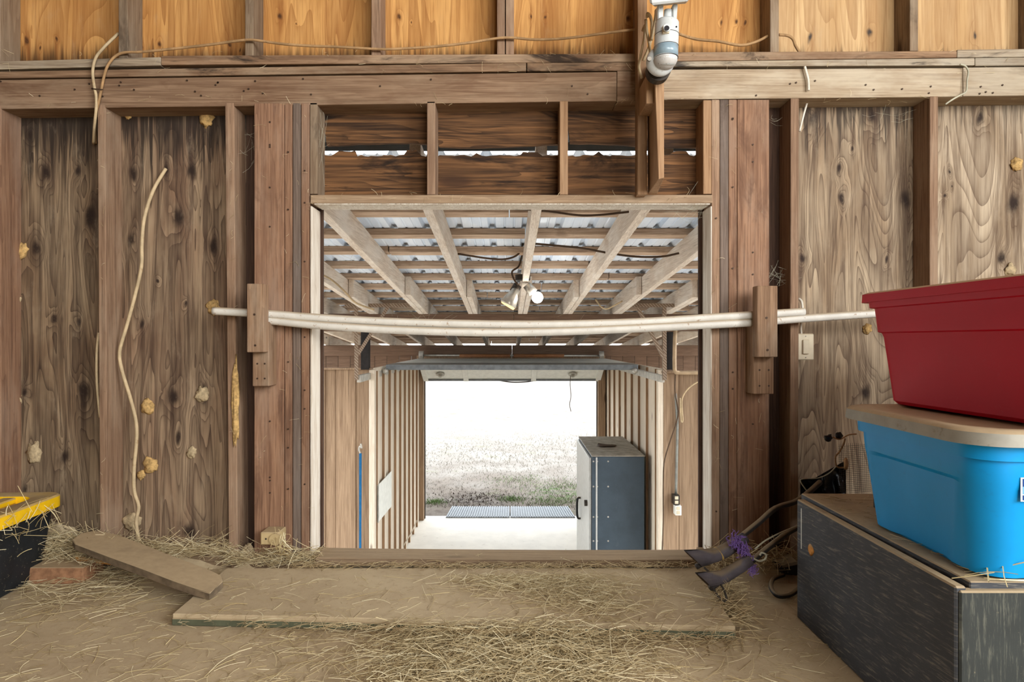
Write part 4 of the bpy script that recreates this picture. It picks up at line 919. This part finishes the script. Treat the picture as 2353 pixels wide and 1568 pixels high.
# heap of dust in the left corner and along the wall
def mound(name, c, rx_, ry_, h, mat, lab, seed):
    bm = bmesh.new(); n, m = 28, 8; rings_ = []
    for j in range(m+1):
        t = j/m; rings_.append([bm.verts.new((c[0]+rx_*t*math.cos(2*math.pi*i/n), c[1]+ry_*t*math.sin(2*math.pi*i/n),
                     max(0.0005, h*(math.cos(t*math.pi)+1)/2*(1+.5*mnoise.noise(Vector((i*.5, j*.5, seed)))))-(.002 if j == m else 0)+c[2])) for i in range(n)])
    for a, b in zip(rings_, rings_[1:]):
        for i in range(n): bm.faces.new((a[i], a[(i+1) % n], b[(i+1) % n], b[i]))
    bmesh.ops.remove_doubles(bm, verts=bm.verts[:], dist=.0001)
    return tag(link(name, bm, mat, None, True), lab, 'dust', None, 'stuff')
mound('dust_heap', (-1.52, 2.12, 0), .22, .05, .13, M['dirt'], 'heap of dust and chaff between the far left studs', 1)
mound('dust_heap', (-1.12, 2.10, 0), .24, .065, .06, M['dirt'], 'low drift of dust and hay at the foot of the left plywood', 2)
mound('dust_heap', (-.86, 2.10, 0), .06, .06, .06, M['dirt'], 'small dust drift in the gap left of the post', 3)
mound('dust_heap', (.85, 2.02, 0), .2, .09, .04, M['dirt'], 'dust drift at the wall behind the black crate', 4)

# strange twin tube tool lashed with purple twine
TO = empty('tube_tool', (.8, 1.8, .1), 'pair of black tubes with flared ends lashed with purple twine', 'tool')
tube('tube', [U(1885, 1108, 1.98), U(1835, 1150, 1.93), U(1783, 1168, 1.90), U(1745, 1200, 1.87), U(1700, 1236, 1.83)], .0085, M['tool_tube'], TO, sp=4)
tube('tube', [U(1850, 1205, 1.95), U(1815, 1222, 1.91), U(1770, 1255, 1.86), U(1715, 1300, 1.81)], .0085, M['tool_tube'], TO, sp=4)
def funnel(pts, rs, y, cut):
    P = [U(a, b, y+c) for a, b, c in pts]; bm = bmesh.new(); add_tube(bm, P, [r/F*y for r in rs], 18, caps=False)
    bm.verts.ensure_lookup_table(); ax = (P[-1]-P[-2]).normalized()
    for v in bm.verts[-18:]: v.co += ax*((v.co.z-P[-1].z)*.9)
    bmesh.ops.solidify(bm, geom=bm.faces[:], thickness=.002); return link('flared_end', bm, M['tool_grey'], TO, True)
funnel([(1712, 1236, .01), (1690, 1252, 0), (1655, 1272, 0), (1636, 1278, -.01), (1592, 1284, -.02)], [13, 15, 15.5, 16, 21], 1.80, 0)
funnel([(1722, 1288, .01), (1700, 1303, 0), (1665, 1324, 0), (1650, 1329, -.01), (1616, 1334, -.02)], [13, 14.5, 15.5, 16, 19], 1.74, 0)
for a, b, r, y in ((1651, 1273, 16.6, 1.80), (1661, 1325, 16.4, 1.74)):
    tube('band', [U(a+2, b-1.5, y), U(a-2, b+1.5, y-.001)], [r/F*y]*2, M['ochre'], TO, 18)
tube('inner_rod', [U(1638, 1282, 1.79), U(1600, 1303, 1.775)], [.008, .008], M['tool_tube'], TO, 10); tube('inner_rod', [U(1655, 1337, 1.735), U(1632, 1352, 1.72)], [.008, .008], M['tool_tube'], TO, 10)
tube('wire_ring', [U(1618, 1305, 1.76), U(1640, 1325, 1.735), U(1660, 1350, 1.71), U(1669, 1375, 1.69), U(1662, 1383, 1.69), U(1648, 1368, 1.70), U(1635, 1345, 1.72)], .0028, M['dark_metal'], TO)
tube('wire_curl', [U(1729, 1283, 1.79), U(1745, 1290, 1.78), U(1758, 1285, 1.78), U(1760, 1275, 1.78), U(1750, 1271, 1.78), U(1746, 1277, 1.78)], .0024, M['pale_wire'], TO)
tube('wire_curl', [U(1735, 1262, 1.80), U(1760, 1242, 1.82), U(1800, 1222, 1.86), U(1840, 1206, 1.9)], .0022, M['pale_wire'], TO)
bm = bmesh.new(); rr = random.Random(5)
for _ in range(90):
    t = rr.random(); a = U(1678+50*t, 1238+70*t**1.5, 1.795-.03*t)+Vector((rr.gauss(0, .005), rr.gauss(-.022, .005), rr.gauss(.002, .009)))
    add_tube(bm, spline([a+Vector((rr.gauss(0, .007), rr.gauss(0, .005), rr.gauss(0, .009))) for _ in range(4)], 3), .0009, 4)
tag(link('twine', bm, M['twine'], TO), kind='stuff')
tag(tube('rubber_hose', [U(1838, 1352, 1.86), U(1815, 1368, 1.83), U(1788, 1370, 1.80), U(1772, 1352, 1.84), U(1776, 1332, 1.90), U(1800, 1322, 1.95)], .0065, M['black']), 'black hose curled on the floor left of the crate', 'hose')
jb = tag(prism('plastic_block', [U(1793, 1302, 1.95), U(1838, 1292, 1.93), U(1838, 1326, 1.93), U(1795, 1322, 1.95)], [v+Vector((0, .07, .005)) for v in (U(1793, 1302, 1.95), U(1838, 1292, 1.93), U(1838, 1326, 1.93), U(1795, 1322, 1.95))], M['black'], None, .006), 'dark lump of plastic at the wall behind the crate', 'plastic piece')
# torn black plastic bag, wire and mesh behind the crate
bm = bmesh.new(); n, m = 22, 12; g = []
for j in range(m+1):
    row = []
    for i in range(n+1):
        s_, t_ = i/n, j/m; top = 1100-42*max(0, (s_-.3)/.7)
        p = U(1839+s_*105, top+(1180-top)*t_, 2.02+.06*mnoise.noise(Vector((s_*5, t_*4, 1)))+.03*math.sin(s_*9)); row.append(bm.verts.new(p))
    g.append(row)
for j in range(m):
    for i in range(n): bm.faces.new((g[j][i], g[j][i+1], g[j+1][i+1], g[j+1][i]))
bmesh.ops.solidify(bm, geom=bm.faces[:], thickness=.001)
BG = empty('torn_bag', U(1890, 1180, 2.02), 'torn black plastic bag stuffed behind the crate', 'bag')
link('bag', bm, M['bag'], BG, True); tube_px('wire_rim', [(1855, 1130), (1840, 1108), (1845, 1101), (1880, 1099), (1905, 1088), (1922, 1071)], 1.97, .0018, M['pale_wire'], BG)
MS = empty('wire_mesh', U(1965, 1120, 1.95), 'rusty wire mesh scrap beside the blue tote', 'mesh')
bm = bmesh.new()
for i in range(17):
    a = 1928+i*4.4; add_tube(bm, [U(a, 1018+.4*abs(i-8), 1.95+.003*i), U(a+3, 1130, 1.93+.003*i)], .0005, 3)
for j in range(26):
    b = 1024+j*4.3; add_tube(bm, [U(1926, b+3, 1.95), U(2002, b-2, 1.99)], .0005, 3)
tag(link('wires', bm, M['dark_metal'], MS), kind='stuff')
tube_px('rim_wire', [(1943, 1074), (1928, 1075), (1921, 1068), (1920, 1050), (1928, 1040), (1938, 1022), (1942, 1008)], 1.94, .0025, M['cable_dusty'], MS)
lv = []
for i, (x, y) in enumerate(((1904, 1005), (1928, 1000))):
    lump('dead_leaf', U(x, y+2, 1.95), .012, M['bag'], MS, 2, .6, i, (1, .4, .9))
tube_px('twig', [(1914, 1005), (1930, 1010), (1950, 1000), (1968, 998)], 1.95, .002, M['cable_dusty'], MS)
lump('dried_pod', U(1944, 1066, 1.92), .012, M['cable_dusty'], MS, 2, .5, 2, (.6, .5, 1.4))

# ---------------------------------------------------------------- hay
def straws(name, n, samp, mat, label, lo=.03, hi=.12, r=.0009, lift=.012, flat=.15, seed=0, bend=.25, n3=3):
    rr = random.Random(seed); bm = bmesh.new()
    for _ in range(n):
        p, zb0 = samp(rr); L = rr.uniform(lo, hi); a = rr.gauss(.35, .8) if rr.random() < .45 else rr.uniform(0, 3.15); e = rr.gauss(0, flat)
        d = Vector((math.cos(a)*math.cos(e), math.sin(a)*math.cos(e), math.sin(e))); s_ = Vector((-math.sin(a), math.cos(a), 0))
        h = abs(rr.gauss(0, lift)); mid_ = p+Vector((0, 0, h+abs(math.sin(e))*L*.5)); k_ = rr.gauss(0, bend)*L
        pts = [mid_+d*L*(t-.5)+(s_*k_*.35+Vector((0, 0, abs(k_)*.1)))*(1-(2*t-1)**2) for t in (0, .25, .5, .75, 1)]
        for q in pts: q.z = max(q.z, zb0+.0008)
        add_tube(bm, pts, r*rr.uniform(.6, 1.35), n3, caps=False)
    o = link(name, bm, M[mat]); return tag(o, label, 'hay', None, 'stuff')
def onfloor(px, py):
    p = UF(px, max(py, 1290), 0.0)
    # top of the wide plank?
    inside = all(((q4[(i+1) % 4]-q4[i]).cross(Vector((p.x, p.y, 0))-Vector((q4[i].x, q4[i].y, 0)))).z > 0 for i in range(4))
    z = zbd if inside else 0.0; p = UF(px, max(py, 1290), z); return p, z
def g_front(rr):
    while True:
        x, y = rr.gauss(1150, 175), rr.gauss(1525, 55)
        if 1436 < y < 1640: return onfloor(x, y)
straws('hay_pile', 3600, g_front, 'hay', 'thick mat of hay on the floor in front of the wide plank', .03, .11, .00075, .009, .16, 1)
def g_board(rr):
    k_ = rr.random()
    if k_ < .55: return onfloor(rr.gauss(1240, 110), 1300+abs(rr.gauss(0, 34)))
    t = rr.random(); return onfloor(1100+330*t+rr.gauss(0, 45), 1310+85*t+rr.gauss(0, 22))
straws('hay_pile', 2300, g_board, 'hay', 'hay spilled across the wide plank under the hatch', .03, .10, .0006, .006, .14, 2)
def g_edge(rr): x = rr.uniform(560, 1700) if rr.random() < .4 else rr.gauss(1230, 240); return onfloor(x, 1426+.027*(x-396)+6+(rr.random()**2)*30)
straws('hay_fringe', 1000, g_edge, 'hay_fine', 'hay gathered along the front edge of the wide plank', .02, .07, .0006, .003, .08, 3)
def g_right(rr): t = rr.random(); return onfloor(1640+60*t+rr.gauss(0, 14), 1345+105*t+rr.gauss(0, 12))
straws('hay_pile', 520, g_right, 'hay_fine', 'hay heaped at the right end of the wide plank', .03, .12, .0007, .02, .3, 4)
def g_scatter(rr): return onfloor(rr.uniform(-20, 1960), 1300+rr.random()*300)
straws('loose_hay', 900, g_scatter, 'hay', 'single stalks of hay scattered over the dusty floor', .015, .08, .0006, .002, .06, 5)
straws('loose_hay', 240, g_scatter, 'hay_light', 'pale straw stalks scattered over the dusty floor', .03, .10, .0007, .002, .06, 6)
straws('chaff', 1500, g_scatter, 'hay', 'fine chaff scattered over the dusty floor', .005, .03, .0004, .001, .05, 7)
def g_left(rr):
    t = rr.random(); x = 115+220*t+rr.gauss(0, 22); p = UF(x, 1300, 0); return Vector((p.x, 2.03+rr.gauss(0, .03)-.06*t*0, .03+.07*rr.random()*(1-t))), .005
straws('hay_drift', 1100, g_left, 'hay', 'hay drift between the black tote and the broken board', .03, .12, .0007, .02, .35, 8)
def g_foot(rr):
    x = rr.uniform(-1.3, -.62); return Vector((x, 2.05+rr.gauss(0, .018), .04+.02*rr.random() if x < -.9 else .02*rr.random()+.012)), .01
straws('hay_drift', 900, g_foot, 'hay', 'hay along the foot of the left studs', .03, .11, .0007, .015, .3, 9)
def g_sill(rr): return Vector((rr.uniform(-.68, .62), 1.992+rr.gauss(0, .012), .03+.003*rr.random())), .03
straws('hay_fringe', 520, g_sill, 'hay_fine', 'hay caught against the hatch sill', .02, .08, .0006, .003, .10, 10)
def g_lid(rr): return Vector((rr.uniform(-2.1, -1.54), rr.uniform(1.5, 1.93), .230+.012*rr.random())), .229
straws('hay_pile', 700, g_lid, 'hay_light', 'hay lying in the yellow lid', .04, .12, .0007, .008, .12, 11)
def g_hang(rr):
    t = rr.random(); return Vector((-1.40+.005*rr.random(), 1.72+.26*t, .19+rr.gauss(0, .03))), .0
straws('hay_wisps', 45, g_hang, 'hay_light', 'wisps of hay hanging off the yellow lid edge', .03, .09, .0009, .004, 1.0, 12)
def g_lt2(rr): return onfloor(rr.uniform(40, 330), 1318+rr.random()*rr.random()*120)
straws('loose_hay', 420, g_lt2, 'hay', 'hay on the floor in front of the bricks', .03, .12, .0007, .006, .15, 13)
def g_rw(rr): return Vector((rr.uniform(.62, 1.0), 2.0+rr.gauss(0, .03), .01+.03*rr.random())), .004
straws('hay_drift', 420, g_rw, 'hay_fine', 'hay along the foot of the right posts', .03, .12, .0009, .02, .35, 14)
def g_cr(rr): return Vector((rr.uniform(.79, 1.0), rr.uniform(1.12, 1.7), zc+.011)), zc+.0105
straws('chaff', 110, g_cr, 'hay_fine', 'bits of chaff on the crate top', .01, .05, .0006, .001, .05, 15)
straws('straw_wisp', 7, lambda rr: (Vector((rr.uniform(.78, .87), 1.093, zc+.008+rr.random()*.006)), zc+.004), 'hay_light', 'pale straw stalks at the near corner of the crate', .05, .11, .0011, .003, .3, 16)
# wisps stuck on the timber
def g_wall(rr):
    k_ = rr.random()
    if k_ < .45: x, y = rr.uniform(0, 2350), rr.choice((126, 150, 165, 228, 240))+rr.uniform(-6, 6)
    elif k_ < .6: x, y = rr.uniform(720, 1630), 452+rr.uniform(-6, 20)
    else: x, y = rr.choice((600, 660, 690, 705, 1640, 1650, 1690, 1750, 535, 235))+rr.gauss(0, 6), rr.uniform(240, 1250)
    return U(x, y, YF-.006), -9
straws('hay_wisps', 260, g_wall, 'hay', 'wisps of hay and fibre stuck to the wall timbers', .01, .035, .0004, .002, .9, 17, .6)
def g_knot(rr): return U(634+rr.gauss(10, 12), 1262+rr.gauss(0, 8), 2.0), -9
straws('hay_wisps', 40, g_knot, 'hay_light', 'frayed straw hanging under the tan block', .02, .05, .0009, .002, 1.0, 18, .5)

# ---------------------------------------------------------------- cobwebs and a frayed cord
bm = bmesh.new(); rr = random.Random(77)
for cx_, cy_, wx, wy, yy, n in ((1788, 632, 22, 14, 2.12, 26), (1600, 482, 34, 16, 2.1, 26), (965, 735-25, 34, 22, 5.3, 20), (1350, 690, 40, 20, 5.2, 18), (740, 330, 10, 50, 2.1, 14), (575, 330, 14, 40, 2.11, 10), (1090, 640, 40, 20, 4.8, 12), (1785, 275, 20, 10, 2.12, 8), (2070, 262, 40, 12, 2.13, 8), (800, 600, 30, 16, 4.2, 10)):
    for _ in range(n):
        a = U(cx_+rr.gauss(0, wx), cy_+rr.gauss(0, wy), yy); b = U(cx_+rr.gauss(0, wx), cy_+rr.gauss(0, wy), yy+rr.uniform(-.02, .02)); m_ = (a+b)/2-Vector((0, 0, (a-b).length*.12))
        add_tube(bm, [a, m_, b], .00022*yy/2, 3, caps=False)
tag(link('cobwebs', bm, M['pale_wire']), 'grey cobweb threads strung between the timbers', 'cobweb', None, 'stuff')
tag(tube_px('frayed_cord', [(2206, 148), (2218, 152), (2225, 165), (2222, 185), (2220, 210), (2206, 219), (2190, 228), (2172, 240)], 2.066, .0028, M['pale_wire']), 'frayed pale cord hanging over the right end of the beam', 'cord')
tag(tube_px('floor_cable', [(958, 1196), (945, 1225), (930, 1250), (918, 1275), (905, 1310)], 7.6, .006, M['cable_white']), 'thin pale cable on the slab along the left bay wall', 'cable')
LT = empty('door_latch', U(955, 1020, 8.7), 'small metal bolt latch beside the garage door opening', 'latch')
rect('plate', 952, 959, 1012, 1030, 8.72, .02, M['galv'], LT); tube_px('bolt', [(954, 1000), (955, 1038)], 8.70, .01, M['galv'], LT, sp=0)
